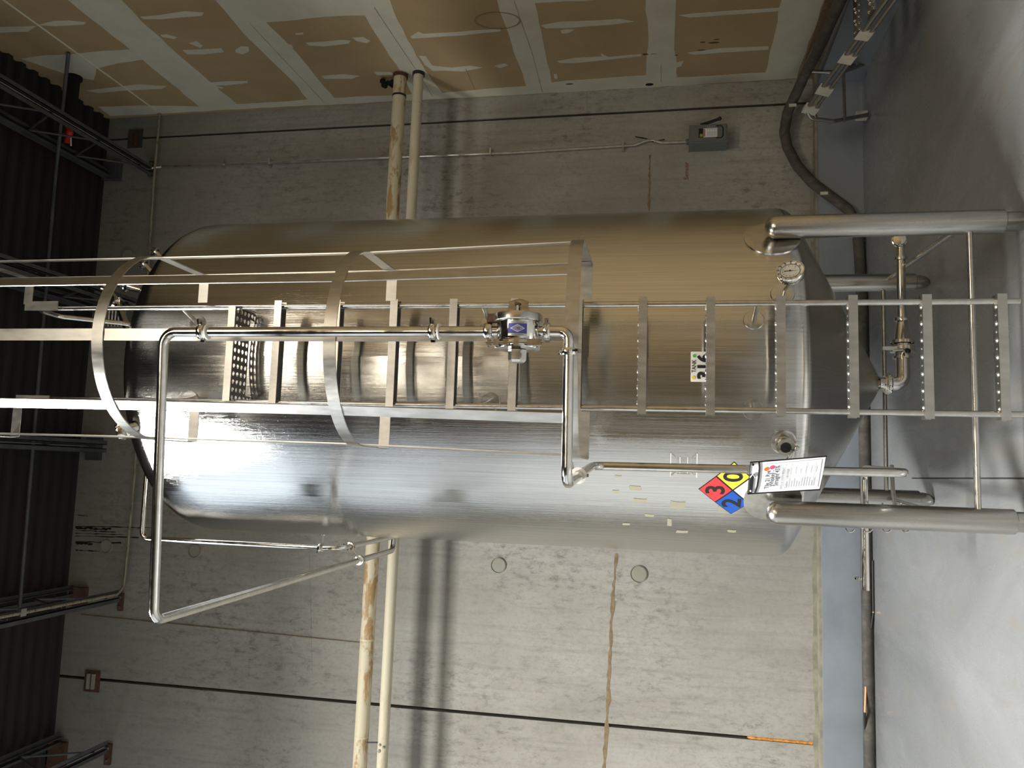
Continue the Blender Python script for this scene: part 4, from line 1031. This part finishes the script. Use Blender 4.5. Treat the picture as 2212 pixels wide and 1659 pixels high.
build(MB().ico(pp(.12, .965, .007), .005, 1), 'rivet', M_WHITE, po); build(MB().ico(pp(.94, .965, .005), .006, 1), 'rivet', M_BLACK, po)
mb = MB(); mb.tube([pp(.55, .99, .006), pp(.66, .955, .008), pp(.55, .925, .008), pp(.56, .90, .008)], .003, 6); build(mb, 'tie_string', M_WHITE, po)
wpo = (br-bl).length; hpo = (tl-bl).length
mb = MB(); mb.poly([pp(.10, .04, .0015), pp(.93, .05, .0015), pp(.90, .80, .0015), pp(.12, .82, .0015)], nrmp, .0008)
sh = build(mb, 'printed_sheet', M_PAPER, po)
def pl_p(off): return lambda a_, b_: pp(a_/wpo, b_/hpo, off)
mb = MB()
for s, u_, v_, sz in (('Tile 21 Rye', .42, .745, .027), ('Whiskey -', .45, .685, .027), ('Straight 45%', .52, .625, .027)):
    text_to(mb, s, sz, pl_p(.0035), .0002, 1.0, (wpo*u_, hpo*v_))
build(mb, 'heading', plain('dark_grey_ink', (.12, .13, .16), .6), sh)
mb = MB()
for s, v_ in (('W/O # 21070180563', .545), ('Gallons  1303.0000', .48)): text_to(mb, s, .0165, pl_p(.0035), 0, 1, (wpo*.42, hpo*v_))
for i in range(11):
    v_ = .44-i*.034; w1 = .32+.3*random.random()
    mb.add([pp(u_, vv, .0035) for u_, vv in ((.15, v_), (.15+w1*.5, v_), (.15+w1*.5, v_+.006), (.15, v_+.006))], [(0, 1, 2, 3)])
    if i % 2 == 0: mb.add([pp(u_, vv, .0035) for u_, vv in ((.55, v_), (.6+w1*.3, v_), (.6+w1*.3, v_+.005), (.55, v_+.005))], [(0, 1, 2, 3)])
for v_ in (.585, .515, .44, .235, .12):
    mb.add([pp(u_, vv, .0034) for u_, vv in ((.13, v_), (.88, v_), (.88, v_+.003), (.13, v_+.003))], [(0, 1, 2, 3)])
build(mb, 'print_lines', M_GREYINK, sh)
for u_, v_, mm, nm in ((.76, .775, M_ORDOT, 'orange_dot'), (.80, .70, M_PKDOT, 'pink_dot')):
    mb = MB(); f = pl_p(.0042); mb.add([f(wpo*u_+.0125*cos(k*pi/8), hpo*v_+.0105*sin(k*pi/8)) for k in range(16)], [tuple(range(16))]); build(mb, nm, mm, sh)

# ================================================================== HOOK RACK BEHIND THE LEFT LEG
hk = thing('hose_hook_rack', 'row of small bent rod hooks behind the front left tank leg', 'hooks', (-.15, 4.3, .5))
zz = aY(1930, 1050, 4.35)
A = aY(1930, 1012, 4.33); B = aY(1934, 1130, 4.33)
for x in (1837, 1875, 1916, 1957):
    a_ = aY(x-9, 1098, 4.30); b_ = aY(x-9, 1150, 4.30)
    pts = [a_+V((.01, -.0, 0)), a_]
    c_ = aY(x, 1150, 4.30); pts = [aY(x-10, 1086, 4.3), aY(x-9, 1143, 4.3), aY(x-3, 1149, 4.3), aY(x+4, 1149, 4.3), aY(x+9, 1143, 4.3)]
    build(MB().tube(pts, .0045, 8, .01), 'hook', M_POL, hk)
build(MB().tube([aY(1828, 1090, 4.32), aY(1965, 1096, 4.32)], .004, 6), 'back_bar', M_ST, hk)
t = tag(build(MB().tube([aY(1926, 1006, 4.5), aY(1929, 1060, 4.42), aY(1936, 1112, 4.32)], .0105, 12), 'support_rod', M_ST), 'short steel rod tying the thin drain pipe to the left tank leg', 'rod')

# ================================================================== STEEL STEP STAND LYING TOP RIGHT
sd = thing('step_stand', 'tubular steel step stand with taped rails near the right wall corner', 'step stand', aZ(1875, 250, .02))
def sA(x, y, Y=6.55): return aY(x, y, Y)
n1_ = [sA(1944, -40, 5.0), sA(1742, 236, 6.5), sA(1752, 256, 6.55), sA(1800, 262, 6.6), aZ(1874, 248, .03)]
build(MB().tube(n1_, .016, 12, .05), 'side_rail', M_DIM, sd)
n2_ = [sA(1962, -40, 4.95), sA(1758, 240, 6.5), sA(1762, 252, 6.55)]
build(MB().tube(n2_, .014, 12), 'side_rail', M_DIM, sd)
m1 = [sA(1832, -40, 5.6), sA(1737, 148, 6.9), sA(1750, 154, 6.9), sA(1800, 157, 6.9)]
build(MB().tube(m1, .016, 12, .04), 'side_rail', M_DIM, sd)
build(MB().tube([sA(1845, -40, 5.6), sA(1745, 148, 6.88)], .013, 10), 'side_rail', M_DIM, sd)
build(MB().tube([sA(1822, 158, 6.7), sA(1825, 262, 6.62)], .013, 10), 'cross_tube', M_DIM, sd)
build(MB().tube([sA(1822, 156, 6.7), aZ(1870, 137, .03)], .014, 10), 'foot_tube', M_DIM, sd)
build(MB().tube([sA(1822, 150, 6.72), aZ(1866, 131, .03)], .010, 10), 'foot_tube', M_DIM, sd)
for i, (xa, ya, xb, yb, Y) in enumerate(((1850, -40, 1850, 82, 5.75), (1880, -40, 1880, 38, 5.45), (1908, -40, 1908, 6, 5.2))):
    a_ = sA(xa-6, ya, Y); b_ = sA(xb-6, yb, Y)
    tr_ = build(MB().box((b_.x, Y-.09, a_.z-.03), (a_.x+.1, Y+.03, a_.z)), 'tread', M_DIM, sd)
    mb = MB()
    for k in range(14):
        x_ = b_.x+.02+k*.045
        if x_ < a_.x+.1: mb.lathe([(0, .001), (.007, .001), (.009, .008), (.012, .008), (.015, 0)], (x_, Y-.03-(k % 2)*.03, a_.z), (0, 0, 1), 10); mb.lathe([(0, .007), (.008, .006), (.014, 0)], (x_, Y-.09, a_.z-.015), (0, -1, 0), 10)
    build(mb, 'grip_studs', M_POL, tr_)
for (x, y, Y, w) in ((1877, 57, 5.50, .075), (1843, 107, 5.72, .07), (1788, 182, 6.16, .062), (1751, 233, 6.46, .05)):
    f_ = max(.01, (236-y)/276); a_ = n1_[1].lerp(n1_[0], f_); b_ = n2_[1].lerp(n2_[0], f_); d_ = (n1_[0]-n1_[1]).normalized(); s_ = (b_-a_); L_ = s_.length; s_.normalize()
    build(MB().obox((a_+b_)/2, d_, s_, d_.cross(s_), .045, L_/2+.024, .022), 'tape_wrap', M_TAPE, sd)
c_ = aZ(1866, 250, .04); build(MB().obox(c_+V((0, 0, .02)), (0, 0, 1), (1, 0, 0), (0, 1, 0), .045, .03, .03), 'tape_wrap', M_TAPE, sd)
